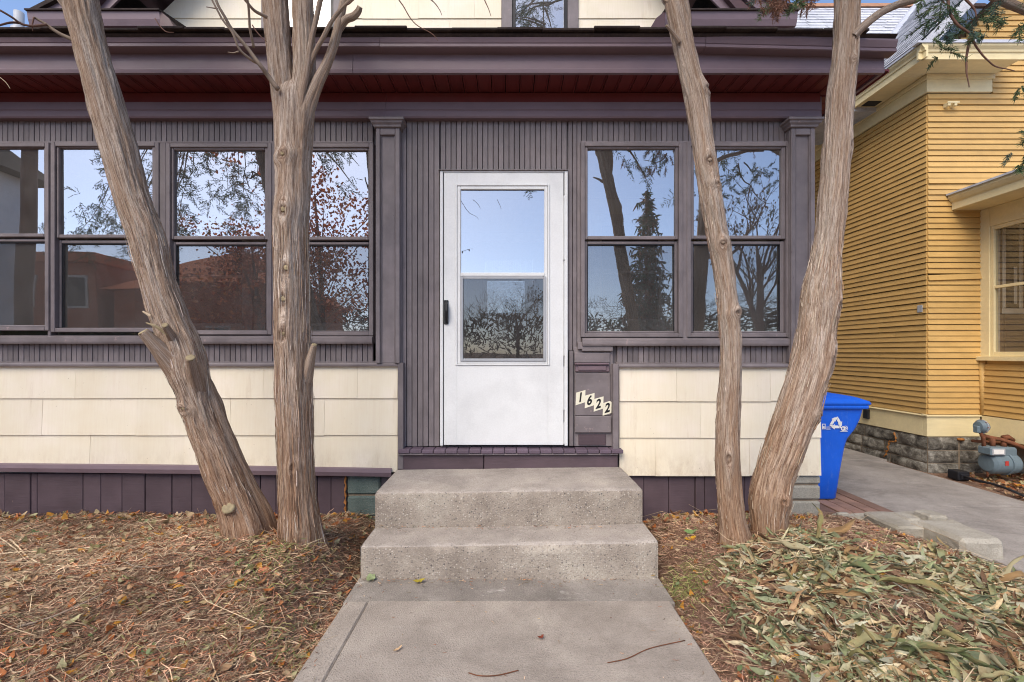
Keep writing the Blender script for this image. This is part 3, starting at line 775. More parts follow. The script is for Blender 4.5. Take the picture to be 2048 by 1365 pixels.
for k, (ch, ox, oy) in enumerate((('1', 0, 0), ('6', 18.2, 5.9), ('2', 36.2, 12.7), ('2', 54.1, 20.9))):
    pts = [(1151.2 + ox, 811.2 + oy), (1170.2 + ox, 805 + oy), (1171.0 + ox, 780.5 + oy), (1152.4 + ox, 785.8 + oy)]
    if k == 3: pts = [(1151.2 + ox, 811.2 + oy), (1168.6 + ox, 805.6 + oy), (1169.0 + ox, 784 + oy), (1165.8 + ox, 781.4 + oy), (1152.4 + ox, 785.8 + oy)]
    V = [at(px, py, Yp) for px, py in pts]; n = len(V)
    V += [v + Vector((0, .0018, 0)) for v in V]
    pl = P('number_plate', (V, [tuple(range(n)), tuple(range(n, 2 * n))[::-1]] + [(i, n + i, n + (i + 1) % n, (i + 1) % n) for i in range(n)]), m_plate, mp)
    me = text_mesh(ch, .092, m_black, .03)
    for v in me.vertices: v.co.x = v.co.x * .82 + v.co.y * .12; v.co.y += -v.co.x * .0 + v.co.x * .28
    c_ = at(1161 + ox, 796 + oy, Yp - .0010)
    P('numeral', me, None, pl, c_, rot=(R(90), 0, 0))

# inside of the porch
inn = E('porch_interior', (-1, 1.2, zfl), H)
for k in range(10):
    z = .56 + k * .267
    P('inner_shingle_row', box(LX + .07, -.62, 2.145, 2.16, z, z + .264), m_cream, inn)
    P('inner_shingle_row', box(.62, RX - .07, 2.145, 2.16, z, z + .264), m_cream, inn)
P('inner_wall', box(LX + .07, RX - .07, 2.162, 2.19, .5, 3.2), m_inwall, inn)
P('ceiling', box(LX + .07, RX - .07, .065, 2.14, 3.14, 3.18), m_inwall, inn)
def inner_window(x0, x1, z0, z1):
    w = E('inner_window', ((x0 + x1) / 2, 2.1, z0), H)
    P('trim', ring(x0, x1, z0, z1, .09, 2.11, 2.144), m_intrim, w)
    P('sash', join(ring(x0 + .091, x1 - .091, z0 + .091, z1 - .091, .04, 2.12, 2.1445), box(x0 + .13, x1 - .13, 2.121, 2.144, (z0 + z1) / 2 - .02, (z0 + z1) / 2 + .02)), m_intrim, w)
    P('pane', ([(x0 + .1, 2.139, z0 + .1), (x1 - .1, 2.139, z0 + .1), (x1 - .1, 2.139, z1 - .1), (x0 + .1, 2.139, z1 - .1)], [(0, 1, 2, 3)]), m_black, w, fix=False)
inner_window(1.0, 1.95, 1.55, 2.95); inner_window(-2.6, -1.3, 1.5, 2.9); inner_window(-4.2, -3.1, 1.5, 2.9)
idr = E('inner_door', (0, 2.1, zfl), H)
P('trim', ring(-.62, .62, .56, 2.72, .10, 2.10, 2.144), m_intrim, idr)
P('leaf', box(-.51, .51, 2.115, 2.143, .66, 2.61), m_darkwood, idr)
P('pane', box(-.30, .30, 2.105, 2.1145, 1.75, 2.4), m_glass2, idr)

# second floor gable
G = E('gable', (-1.06, 2.2, 5), H)
AXc = -1.06; WY = 2.2
wallx, wallz = 3.25, 5.39
apex = wallz + wallx
P('gable_wall', prism('y', [(AXc - wallx - .55, 3.4), (AXc + wallx + .55, 3.4), (AXc + wallx + .55, wallz - .4), (AXc + wallx, wallz), (AXc, apex), (AXc - wallx, wallz), (AXc - wallx - .55, wallz - .4)], WY + .012, WY + .2), m_cream, G)
gs = E('gable_siding', (-1, WY, 5.3), H)
wins = [(AX(1003, WY), AX(1156, WY)), (AX(525, WY), AX(690, WY))]
for r_, (za, zb_) in enumerate(((4.84, 5.11), (5.11, 5.385), (5.385, 5.66), (5.66, 5.94))):
    lim = wallx - max(0, za - wallz) - .02
    segs = [(AXc - lim, wins[1][0] - .002), (wins[1][1] + .002, wins[0][0] - .002), (wins[0][1] + .002, AXc + lim)]
    for a, b in segs:
        s0 = AX(837 if r_ % 2 == 0 else 787, WY)
        while s0 > a: s0 -= .69
        cream_row(gs, a, b, za, zb_, WY - .002, s0)
for a, b in wins:
    w = E('upper_window', ((a + b) / 2, WY, 4.7), H)
    P('casing', ring(a, b, 4.5, 6.4, .13, WY - .035, WY + .011), m_trim, w)
    P('sash', ring(a + .131, b - .131, 4.63, 6.27, .045, WY - .012, WY + .0115), m_black, w)
    P('pane', ([(a + .17, WY + .002, 4.67), (b - .17, WY + .002, 4.67), (b - .17, WY + .002, 6.2), (a + .17, WY + .002, 6.2)], [(0, 1, 2, 3)]), m_glass, w, fix=False)
    P('dark_backing', box(a + .14, b - .14, WY + .0118, WY + .0119, 4.6, 6.3, 0.00001), m_darkwood, w)  # thin dark sheet covering the wall behind the upper pane
RY = 1.79
for s in (-1, 1):
    X_ = lambda v: AXc + s * v
    # rake soffit: each panel a piece
    rs = E('rake_soffit', (X_(2.5), 2, 6), H)
    k = 0; u = 0.
    while u < 3.4:
        a_, b_ = u + .002, u + .098
        pts = []
        for uu, d in ((a_, .0), (a_ + .006, .006), (b_ - .006, .006), (b_, .0), (b_, .02), (a_, .02)):
            pts.append((X_(wallx - uu * .7071 - d * .7071 + .0), wallz + uu * .7071 + d * .7071 * -1 * -1))
        V = [(px, yy, pz) for yy in (RY, WY + .01) for px, pz in pts]; n = 6
        Fc = [tuple(range(n)), tuple(range(n, 2 * n))] + [(i, (i + 1) % n, n + (i + 1) % n, n + i) for i in range(n)]
        P('panel', (V, Fc), m_rake, rs); u += .1
    # rake fascia with its flared foot
    fz = 5.045
    low = [(X_(wallx + .345), fz), (X_(wallx), wallz), (X_(.02), apex - .02)]
    up_ = [(X_(.02), apex + .36), (X_(wallx - .35), wallz + .69), (X_(wallx - .02), wallz + .30), (X_(wallx + .25), wallz + .0), (X_(wallx + .62), fz)]
    mid = [(X_(.02), apex + .16), (X_(wallx - .2), wallz + .34), (X_(wallx + .06), wallz + .10), (X_(wallx + .44), fz)]
    P('rake_fascia', prism('y', low + mid, RY - .02, RY + .001), m_metal, G)
    P('outer_rake_board', prism('y', [mid[3], mid[2], mid[1], mid[0]] + up_, RY - .075, RY - .003), m_rake, G)
    edge = [(X_(wallx + .98), fz - .0), (X_(wallx + .55), fz + .22), (X_(wallx + .1), wallz + .30), (X_(wallx - .35), wallz + .76), (X_(.0), apex + .44)]
    inn_ = [(X_(.0), apex + .365), (X_(wallx - .35), wallz + .695), (X_(wallx - .02), wallz + .305), (X_(wallx + .25), wallz + .005), (X_(wallx + .66), fz)]
    P('rake_moulding', prism('y', edge + inn_, RY - .10, RY + .02), m_metal, G)
    ed2 = [(px + s * .03, pz + .035) for px, pz in edge]
    P('gable_roof', prism('y', edge + ed2[::-1], RY - .14, 9), m_shingd, G)
    # boxed eave return with its small shingled top
    rt = E('eave_return', (X_(3.5), 1.8, 4.9), H)
    xa, xb = sorted((X_(wallx - .46), X_(wallx + 1.0)))
    P('return_gutter', prism('x', [(1.66, 4.90), (1.64, 4.96), (1.63, 5.04), (1.76, 5.04), (1.76, 4.90)], xa, xb), m_metal, rt)
    P('return_box', box(xa + .05, xb - .05, 1.70, WY, 4.6, 4.899), m_metal, rt)
    P('return_top', prism('x', [(1.61, 5.042), (1.61, 5.058), (WY, 5.20), (WY, 5.042)], xa - .01, xb + .01), m_shingd, rt)
    inner = X_(wallx - .46)
    P('return_end', prism('y', [(inner, 5.05), (inner - s * .10, 4.97), (inner - s * .2, 4.8), (inner - s * .2, 4.6), (inner, 4.6)], 1.64, WY), m_rake, rt)
P('house_body', box(AXc - wallx - .5, AXc + wallx + .5, WY + .21, 9, .1, wallz - .4), m_cream, H)
# ================================================================ concrete steps
steps = E('concrete_steps', (0, -.5, 0)); tag(steps, 'two worn concrete steps with pebbly risers below the white door', 'steps')
def step(name, x0, x1, yf, yb, z0, zl, zr, seed):
    prof = [(yb, 0), (yb, 1)]
    m = 7
    prof = []
    for i in range(7): prof.append(('f', yf, i / 6 * .95))
    for i in range(1, 5):
        a = i / 5 * math.pi / 2; prof.append(('n', yf + .008 * (1 - math.cos(a)), .95 + .05 * math.sin(a)))
    for i in range(9): prof.append(('t', yf + .008 + (yb - yf - .008) * i / 8, 1))
    nx_, V, Fc, mi = 150, [], [], []
    n = len(prof)
    for i in range(nx_ + 1):
        t = i / nx_; X = x0 + (x1 - x0) * t; top = zl + (zr - zl) * t
        for kind, yy, h in prof:
            z = z0 + (top - z0) * h
            d = .004 * noise.noise((X * 3, z * 3, seed)) + .0022 * noise.noise((X * 22, z * 30, yy * 22 + seed))
            wear = .008 * max(0, noise.noise((X * 2.3, seed, 3)) - .1) + .006 * max(0, noise.noise((X * 17, seed, 9)))
            ex = .010 * (max(0, (.012 - t) / .012) ** 2 + max(0, (t - .988) / .012) ** 2)
            p = [X, yy, z]
            if kind == 'f': p[1] += d + ex
            elif kind == 'n': p[1] += d + wear * 1.2 + ex; p[2] -= wear
            else: p[2] += d * .7 - .004 * math.sin(math.pi * min(1, (yy - yf) / (yb - yf))) * math.sin(math.pi * t) - ex * .5
            V.append(p)
    for i in range(nx_):
        for k in range(n - 1):
            Fc.append((i * n + k, (i + 1) * n + k, (i + 1) * n + k + 1, i * n + k + 1)); mi.append(1 if k >= 8 else 0)
    for e in (0, nx_):
        b = len(V); V.append((x0 if e == 0 else x1, yb, z0))
        ringi = [e * n + k for k in range(n)] + [b]
        Fc.append(tuple(ringi if e else ringi[::-1])); mi.append(0)
    me = mesh_of((V, Fc), [m_riser, m_tread], True, False)
    me.polygons.foreach_set('material_index', mi)
    return P(name, me, None, steps)
step('upper_step', -.812, .815, -.60, -.064, .15, .428, .448, 3.3)
step('lower_step', -.815, .825, -.86, -.55, -.06, .213, .238, 8.1)

class Strips:
    def __init__(s): s.p, s.q, s.w, s.c = [], [], [], []
    def add(s, p, q, w, c): s.p.append(tuple(p)); s.q.append(tuple(q)); s.w.append(w); s.c.append(c)
    def build(s, name, mat, parent=None, loc=None, bend=0.):
        p, q = np.array(s.p), np.array(s.q); w = np.array(s.w)[:, None]; c = np.array(s.c); n = len(p)
        d = q - p; rv = rng.normal(size=(n, 3)); sd = np.cross(d, rv); sd /= np.linalg.norm(sd, axis=1)[:, None] + 1e-9
        m = (p + q) / 2
        if bend: m = m + np.cross(sd, d) * rng.uniform(-bend, bend, (n, 1)) + sd * np.linalg.norm(d, axis=1)[:, None] * rng.uniform(-bend, bend, (n, 1))
        V = np.stack([p - sd * w * .5, p + sd * w * .5, m - sd * w * .5, m + sd * w * .5, q - sd * w * .2, q + sd * w * .2], 1).reshape(-1, 3)
        return grid_obj(name, V, np.array([[0, 1, 3, 2], [2, 3, 5, 4]]), 6, n, np.repeat(c, 6, 0), mat, parent, loc)
def grid_obj(name, V, quads, per, n, C, mat, parent=None, loc=None):
    Q = (quads[None] + (np.arange(n) * per)[:, None, None]).reshape(-1, 4)
    me = bpy.data.meshes.new(name)
    off = np.zeros(3) if loc is None else np.array(loc, float)
    me.vertices.add(len(V)); me.vertices.foreach_set('co', (V - off).astype(np.float32).ravel())
    me.loops.add(Q.size); me.loops.foreach_set('vertex_index', Q.astype(np.int32).ravel())
    me.polygons.add(len(Q)); me.polygons.foreach_set('loop_start', np.arange(0, Q.size, 4, dtype=np.int32))
    me.update(calc_edges=True); me.validate()
    me.shade_smooth()
    a = me.color_attributes.new('Col', 'FLOAT_COLOR', 'POINT')
    a.data.foreach_set('color', np.concatenate([C, np.ones((len(C), 1))], 1).astype(np.float32).ravel())
    me.materials.append(mat)
    return P(name, me, None, parent, loc)
def jc(c, j=.2):
    f = random.uniform(1 - j, 1 + j); return (c[0] * f, c[1] * f * random.uniform(.95, 1.05), c[2] * f)
# ================================================================ cedar trees
FR = -math.pi / 2
def trunk_mesh(line, knots=(), seed=0., flute=.07, n=96, dz=.011, burr=1.0):
    """line: (x, y, z, r) from foot to tip; knots: (z, angle, size). Surface with stringy ridges."""
    L = sum((Vector(a[:3]) - Vector(b[:3])).length for a, b in zip(line, line[1:]))
    m = max(8, int(L / dz)); pts = spline(line, m)
    V, B, Fc, K = [], [], [], []
    s = 0.
    for i, p in enumerate(pts):
        c = Vector(p[:3]); t = Vector((pts[min(i + 1, m - 1)] - pts[max(i - 1, 0)])[:3]).normalized()
        if i: s += (c - Vector(pts[i - 1][:3])).length
        u = Vector((1, 0, 0)); u = (u - t * u.dot(t)).normalized(); w = t.cross(u)
        r = max(.003, p[3]); foot = math.exp(-max(0, (c.z - .15)) / .16)
        for k in range(n):
            a = 2 * math.pi * k / n; ca, sa = math.cos(a), math.sin(a)
            d = 1 + flute * noise.noise((ca * 1.6 + seed, sa * 1.6, s * .9)) + flute * .55 * noise.noise((ca * 4 + seed, sa * 4, s * .8 + 5)) + .20 * foot * noise.noise((ca * 2.6 + seed, sa * 2.6, s * .4)) + foot * .24 * max(0, math.sin(a * 3 + seed * 3 + .6 * math.sin(a * 2 + seed))) ** 2
            wv = .5 * noise.noise((ca * 2 + seed, sa * 2, s * 3)); q = .007 * noise.noise((ca * 7 + seed + wv, sa * 7 + wv, s * 5)) + .006 * noise.noise((ca * 17 + seed + wv, sa * 17 + wv, s * 9 + 3))
            rr = r * d + q * burr * min(1, r / .05); km = 0.
            ae = a
            for kz, ka, ks in knots:
                da = (a - ka + math.pi) % (2 * math.pi) - math.pi
                asp = 1.3 + .8 * math.sin(kz * 37); e2 = ((c.z - kz + .25 * da * r * math.sin(kz * 53)) / (ks * asp)) ** 2 + (da * r / ks) ** 2
                if e2 < 12: rr += ks * .45 * math.exp(-e2 * .6) - ks * .55 * math.exp(-e2 * 5); km = max(km, .75 * math.exp(-((math.sqrt(e2) - .36) / .2) ** 2), .3 * math.exp(-e2 * 1.2)); ae -= math.copysign(.55 * ks / r * math.exp(-e2 * .55) * min(1, abs(da) * 6), da)
            V.append(c + (u * ca + w * sa) * rr); B.append((math.cos(ae) + seed, math.sin(ae), s * 1.0)); K.append(km)
    for i in range(m - 1):
        for k in range(n): Fc.append((i * n + k, i * n + (k + 1) % n, (i + 1) * n + (k + 1) % n, (i + 1) * n + k))
    Fc.append(tuple(range((m - 1) * n, m * n)))
    me = mesh_of((V, Fc), m_bark, True, False)
    at_ = me.attributes.new('bark', 'FLOAT_VECTOR', 'POINT'); at_.data.foreach_set('vector', np.array(B, np.float32).ravel())
    at_ = me.attributes.new('knot', 'FLOAT', 'POINT'); at_.data.foreach_set('value', np.array(K, np.float32))
    return me
FIB = [srgb(*c_)[:3] for c_ in ((206, 190, 172), (190, 170, 150), (164, 138, 116), (140, 112, 92), (212, 198, 182), (176, 150, 128))]
def fibres(o, parent, cnt, n=96):
    """loose peeling strings of bark lying on the trunk's surface"""
    V = o.data.vertices; m = len(V) // n; S = Strips(); lim = int(m * .62)
    for _ in range(cnt):
        i = random.randrange(2, lim); k = random.randrange(n); L = random.randint(5, 20); j = min(m - 2, i + L); k2 = (k + random.choice((-1, 0, 0, 1))) % n
        c = sum((V[i * n + q_].co for q_ in range(0, n, 12)), Vector()) / (n // 12)
        out = (V[i * n + k].co - c).normalized()
        col = jc(random.choice(FIB), .2)
        if V[i * n + k].co.z < .9 and random.random() < .6: col = (col[0] * .72, col[1] * .6, col[2] * .5)
        lift = random.uniform(.001, .004); up = lift + (random.uniform(0, .012) if random.random() < .18 else 0)
        S.add(V[i * n + k].co + out * lift, V[j * n + k2].co + out * up, random.uniform(.0012, .0038), col)
    f = S.build('bark_fibres', m_litter, parent, None, .03); f.location = -WL[parent]; f['kind'] = 'stuff'
def pxline(pts, ya, yb):
    """measured outline (py, centre px, half width px) -> metres; depth runs from ya at the foot to yb at the top"""
    out = []
    lo, hi = pts[0][0], pts[-1][0]
    for py, cx, hw in pts:
        Y = yb + (ya - yb) * (py - hi) / (lo - hi) if lo != hi else ya
        out.append((AX(cx, Y), Y, AZ(py, Y), hw * (CD + Y) / F * .83))
    if hi < lo and lo > 1050: x_, y_, z_, r_ = out[0]; out.insert(0, (x_ + .3 * (x_ - out[1][0]), y_, z_ - .16, r_ * 1.22))
    return out
def knot_at(line, px, py, size):
    best = min(line, key=lambda p: abs(CY - (p[2] - CH) * F / (CD + p[1]) - py))
    pts = spline(line, 200)
    b = min(pts, key=lambda p: abs(CY - (p[2] - CH) * F / (CD + p[1]) - py))
    cx = CX + b[0] * F / (CD + b[1]); hw = b[3] * F / (CD + b[1])
    s = max(-.98, min(.98, (px - cx) / hw))
    return (b[2], FR + math.asin(s), size), b
def knot_part(parent, b, ang, size, mat=None):
    c = Vector((b[0], b[1], b[2])); d = Vector((math.cos(ang), math.sin(ang), .1)).normalized()
    me = mesh_of(lathe([(size * .34, -.02), (size * .36, .0), (size * .30, .006), (size * .18, .004), (size * .06, .009)], 9), mat or m_cut, True)
    o = P('knot', me, None, parent, c + d * (b[3] + size * .06))
    o.rotation_euler = d.to_track_quat('Z', 'Y').to_euler()

def tree(label, foot):
    t = E('cedar_tree', foot); tag(t, label, 'tree', 'old cedar trees in front of the porch'); return t
# ---- first tree from the left: leans left, twin stem at its foot
T1 = tree('leaning cedar with sawn branch stubs, leftmost trunk by the porch', (AX(495, -.88), -.88, .12))
main1 = [(1112, 497, 54), (1085, 492, 50), (1050, 486, 46), (1000, 468, 41), (950, 447, 40), (900, 428, 37), (850, 407, 35), (800, 392, 33), (745, 378, 42), (700, 366, 41), (640, 341, 38), (560, 315, 35), (467, 291, 36), (400, 266, 34), (300, 238, 36), (200, 210, 34), (100, 183, 32), (30, 166, 33), (-40, 152, 33)]
l1 = pxline(main1, -.86, -.92)
l1 += [(l1[-1][0] - .15, -.98, 4.1, .075), (l1[-1][0] - .28, -1.05, 5.2, .05), (l1[-1][0] - .3, -1.1, 6.4, .015)]
ks = [knot_at(l1, 388, 812, .05)]
fibres(P('trunk', trunk_mesh(l1, [k for k, _ in ks], 1.3), None, T1), T1, 1500)
sec1 = pxline([(1108, 536, 26), (1050, 528, 24), (1000, 506, 23), (950, 481, 22), (900, 460, 20), (850, 440, 19), (800, 422, 18), (750, 402, 14), (715, 388, 8)], -.78, -.86)
P('second_stem', trunk_mesh(sec1, (), 4.4, .08, 60), None, T1)
for k, b in ks[:1]: knot_part(T1, b, k[1], .05)
def stub(parent, a, b, r0, r1, ya, yb, name='branch_stub', seed=2.):
    pa, pb = at(a[0], a[1], ya), at(b[0], b[1], yb)
    mid = pa.lerp(pb, .5) + Vector((0, 0, .006))
    ln = [(*pa, r0), (*mid, (r0 + r1) / 2), (*pb, r1)]
    o = P(name, trunk_mesh(ln, (), seed, .1, 32, .008, .6), None, parent)
    d = (pb - mid).normalized()
    c = P('cut_face', mesh_of(lathe([(r1 * .99, -.004), (r1 * .97, .003), (r1 * .5, .004), (.002, .002)], 18), m_cut, True), None, o, pb)
    c.rotation_euler = d.to_track_quat('Z', 'Y').to_euler()
    return o
stub(T1, (385, 775), (286, 664), .075, .024, -.86, -1.03)
stub(T1, (402, 800), (381, 716), .036, .022, -.86, -1.05, seed=6.)
stub(T1, (362, 712), (330, 651), .030, .016, -.87, -1.03, seed=9.)
stub(T1, (476, 1052), (457, 1016), .044, .032, -.80, -.962, seed=3.)
P('splinter', tube([at(335, 668, -1.0), at(310, 652, -1.03), at(292, 646, -1.04)], [.012, .008, .003], 6), m_cut, T1)
P('splinter', tube([at(300, 632, -.98), at(285, 623, -1.0)], [.008, .004], 6), m_straw, T1)
P('branch', trunk_mesh(pxline([(60, 172, 14), (20, 140, 12), (-20, 112, 11), (-60, 86, 10)], -.93, -1.0), (), 7.7, .1, 36), None, T1)
def twig(parent, pts, r0, r1, Y0, Y1, mat=None, name='twig', jit=.0):
    n = len(pts); V = []
    for i, (px, py) in enumerate(pts):
        Y = Y0 + (Y1 - Y0) * i / max(1, n - 1); V.append(at(px, py, Y))
    sp = [Vector(p) for p in spline([tuple(v) for v in V], max(4, n * 5))]
    sp = [p + Vector((noise.noise(p * 14), noise.noise(p * 14 + Vector((9, 0, 0))), noise.noise(p * 14 + Vector((0, 9, 0))))) * .006 for p in sp]
    return P(name, tube(sp, [r0 + (r1 - r0) * i / (len(sp) - 1) for i in range(len(sp))], 7), mat or m_twig, parent, smooth=True)
twig(T1, [(150, 84), (110, 62), (90, 48), (72, 36), (68, 34)], .010, .004, -.95, -1.0)
twig(T1, [(68, 34), (66, 48), (66, 62)], .004, .002, -1.0, -1.0, m_twigd)
twig(T1, [(95, 51), (48, 50), (20, 33), (-20, 12)], .006, .005, -.98, -1.1, m_twigd)
twig(T1, [(40, 46), (15, 45), (-10, 54)], .006, .004, -1.0, -1.1, m_twigd)
twig(T1, [(-5, 152), (10, 165), (20, 178)], .002, .001, -1.0, -1.0, m_straw)

# ---- second tree: upright, forked above the eave
T2 = tree('upright cedar with a row of knots, left of the steps', (AX(600, -.86), -.86, .12))
main2 = [(1110, 600, 55), (1085, 599, 49), (1040, 597, 44), (1000, 594, 40), (900, 591, 39), (800, 588, 40), (720, 587, 39), (650, 584, 37), (560, 584, 36), (467, 581, 37), (400, 585, 38), (300, 587, 41), (240, 588, 44), (205, 588, 45), (185, 588, 38), (165, 588, 18)]
l2 = pxline(main2, -.84, -.84)
ks = [knot_at(l2, x, y, s) for x, y, s in ((583, 327, .050), (583, 432, .046), (588, 541, .034), (583, 605, .038), (582, 672, .036), (600, 930, .03))]
fibres(P('trunk', trunk_mesh(l2, [k for k, _ in ks], 2.1), None, T2), T2, 1500)
for k, b in ks[:5]: knot_part(T2, b, k[1], .044)
a2 = pxline([(300, 578, 22), (240, 574, 27), (200, 570, 28), (150, 563, 27), (100, 558, 27), (0, 549, 29), (-60, 545, 28)], -.86, -.89) + [(AX(540, -.9), -.92, 4.4, .06), (AX(520, -.9), -1.0, 6.0, .02)]
P('fork_stem', trunk_mesh(a2, (), 5.2, .06, 60), None, T2)
b2 = pxline([(300, 596, 22), (240, 601, 27), (200, 605, 28), (150, 609, 25), (100, 609, 24), (0, 605, 24), (-60, 602, 23)], -.865, -.86) + [(AX(610, -.85), -.84, 4.3, .05), (AX(630, -.85), -.8, 5.4, .015)]
P('fork_stem', trunk_mesh(b2, (), 6.6, .08, 56), None, T2)
c2 = pxline([(290, 602, 10), (240, 612, 14), (205, 620, 15), (165, 636, 13), (125, 655, 11), (86, 669, 10), (34, 681, 9), (0, 688, 8.5), (-50, 700, 8)], -.85, -.98)
P('branch', trunk_mesh(c2, (), 8.8, .08, 36), None, T2)
P('branch', trunk_mesh(pxline([(60, 678, 8), (40, 692, 8), (34, 706, 8), (24, 716, 7), (14, 720, 6)], -.93, -.97), (), 3.8, .08, 28), None, T2)
P('branch', trunk_mesh(pxline([(280, 598, 5), (230, 600, 7), (195, 604, 7), (150, 612, 7), (90, 621, 6), (40, 632, 6), (-20, 645, 6)], -.88, -1.0), (), 9.4, .08, 28), None, T2)
P('branch', trunk_mesh(pxline([(160, 612, 4), (110, 628, 5), (72, 648, 5), (40, 665, 4.5), (10, 690, 4), (-10, 715, 4)], -.90, -1.05), (), 9.9, .08, 24), None, T2)
twig(T2, [(556, 180), (535, 150), (522, 130), (490, 92), (466, 60), (448, 30), (425, -15)], .013, .006, -.96, -1.15)
twig(T2, [(522, 130), (500, 118), (478, 98), (462, 62), (440, 30), (420, -10)], .007, .004, -.99, -1.2)
twig(T2, [(506, 96), (500, 60), (496, 20), (494, -15)], .007, .005, -1.02, -1.18)
twig(T2, [(532, 36), (508, 20), (486, -5)], .009, .006, -.98, -1.1)
twig(T2, [(437, 20), (426, 18), (412, 15)], .004, .002, -1.1, -1.1)
twig(T2, [(478, 104), (468, 106), (455, 104)], .004, .002, -1.1, -1.1)
twig(T2, [(686, 14), (700, 6), (722, -10)], .004, .002, -1.0, -1.1, m_twigd)
for pts in ([(785, -20), (815, 28), (835, 52), (862, 66), (876, 82)], [(850, -10), (866, 6), (878, 20), (884, 30)], [(965, -12), (975, 12), (982, 34)], [(505, 50), (512, 62), (526, 78), (533, 84)], [(310, 38), (318, 52), (332, 64), (348, 66)]):
    twig(T2, pts, .0028, .0012, -1.35, -1.35, m_twigd)
stub(T2, (612, 760), (629, 690), .035, .014, -.84, -.90, seed=11.)

# ---- third tree: slim, leaning
T3 = tree('slim leaning cedar trunk crossing the right-hand window', (AX(1472, -.86), -.86, .12))
main3 = [(1100, 1474, 40), (1080, 1471, 35), (1040, 1465, 29), (1000, 1461, 27), (950, 1457, 26.5), (900, 1456, 25.5), (850, 1456, 25), (800, 1458, 25), (720, 1462, 22.5), (640, 1458, 23), (560, 1450, 22.5), (467, 1434, 23.5), (400, 1423, 24), (300, 1408, 22.5), (200, 1393, 25), (140, 1378, 22), (60, 1361, 22), (0, 1348, 20.5), (-50, 1338, 20)]
l3 = pxline(main3, -.88, -.95) + [(AX(1320, -.95), -1.0, 4.2, .045), (AX(1290, -1), -1.1, 5.8, .03), (AX(1280, -1), -1.1, 8.4, .008)]
ks = [knot_at(l3, x, y, s) for x, y, s in ((1437, 488, .034), (1466, 630, .040), (1407, 190, .036), (1411, 328, .034), (1448, 915, .026), (1426, 380, .03))]
fibres(P('trunk', trunk_mesh(l3, [k for k, _ in ks], 3.7, .08, 64), None, T3), T3, 1000, 64)
for k, b in ks[:4]: knot_part(T3, b, k[1], .028, m_twig)
stub(T3, (1358, 85), (1333, 52), .014, .006, -.98, -1.02, seed=13.)
P('fork_stem', trunk_mesh(pxline([(110, 1366, 12), (50, 1372, 12), (0, 1366, 12), (-50, 1362, 11)], -.93, -.9), (), 14.2, .08, 36), None, T3)

# ---- fourth tree: curved, with a long limb to the right
T4 = tree('curved cedar trunk beside the blue bin, rightmost by the porch', (AX(1540, -.84), -.84, .12))
main4 = [(1100, 1540, 36), (1085, 1538, 34), (1040, 1538, 38), (1000, 1540, 43), (950, 1550, 41), (900, 1568, 42), (850, 1585, 43), (800, 1601, 43), (720, 1623, 40), (640, 1635, 37), (600, 1640, 38), (560, 1646, 36), (520, 1652, 31), (467, 1660, 28), (400, 1666, 29), (300, 1674, 28), (200, 1681, 27), (100, 1691, 25.5), (0, 1695, 25), (-50, 1697, 25)]
l4 = pxline(main4, -.82, -.86) + [(AX(1702, -.86), -.9, 4.3, .06), (AX(1715, -.86), -1.0, 6.2, .015)]
ks = [knot_at(l4, x, y, s) for x, y, s in ((1659, 612, .040), (1645, 712, .044), (1622, 822, .040), (1546, 990, .034), (1686, 300, .022), (1690, 130, .024))]
fibres(P('trunk', trunk_mesh(l4, [k for k, _ in ks], 5.9), None, T4), T4, 1500)
for k, b in ks[:3]: knot_part(T4, b, k[1], .028, m_twig)
limb = pxline([(75, 1706, 10), (58, 1722, 9.5), (38, 1745, 9), (22, 1768, 8.5), (8, 1800, 8), (0, 1830, 7.5), (-14, 1870, 7), (-18, 1930, 7)], -.9, -.95)
P('branch', trunk_mesh(limb, (), 6.2, .08, 30), None, T4)
P('branch', trunk_mesh(pxline([(-40, 1930, 9), (-8, 1985, 9), (8, 2020, 9), (28, 2070, 9)], -.95, -.95), (), 16.2, .08, 30), None, T4)
hang = [[(1893, -15), (1900, 20), (1916, 52), (1942, 72), (1956, 96), (1972, 118), (1990, 132), (2012, 140), (2030, 142)], [(1940, 74), (1936, 100), (1933, 130), (1932, 152), (1938, 175)], [(1915, -20), (1940, 8), (1950, 22), (1953, 34)]]
for p in hang: twig(T4, p, .007, .002, -1.05, -1.05, m_twigd)

# ---------------------------------------------------------------- foliage
G1, G2, G3, BR = srgb(78, 104, 70)[:3], srgb(100, 120, 84)[:3], srgb(84, 110, 98)[:3], srgb(140, 104, 86)[:3]
def spray(S, base, d, L, brown=0., dense=1., w=.0032):
    base = Vector(base); d = Vector(d).normalized(); n = int(16 * dense); side = d.orthogonal().normalized()
    side.rotate(Matrix.Rotation(random.uniform(0, 6.3), 3, d))
    cur = base; col0 = BR if random.random() < brown else random.choice((G1, G2, G3))
    for i in range(n):
        t = i / n; nd = (d + Vector((0, 0, -.5 * t)) + Vector([random.uniform(-.12, .12) for _ in range(3)])).normalized()
        nxt = cur + nd * L / n
        S.add(cur, nxt, .004 * (1 - t) + .0016, jc(BR, .2))
        for sg in (-1, 1):
            bd = (nd * .75 + side * sg * .8 + Vector([random.uniform(-.5, .5) for _ in range(3)])).normalized()
            bl = L * .42 * (1 - t * .75) * random.uniform(.6, 1.2); bc = cur
            m = max(2, int(bl / .014))
            for j in range(m):
                bd2 = (bd + Vector((0, 0, -.25 * j / m)) + Vector([random.uniform(-.18, .18) for _ in range(3)])).normalized()
                be = bc + bd2 * bl / m
                S.add(bc, be, w, jc(col0, .3))
                lf = (bd2 * .8 + side * random.uniform(-1, 1) + Vector([random.uniform(-.4, .4) for _ in range(3)])).normalized()
                S.add(bc, bc + lf * random.uniform(.012, .028), w * .8, jc(col0, .35))
                bc = be
        cur = nxt
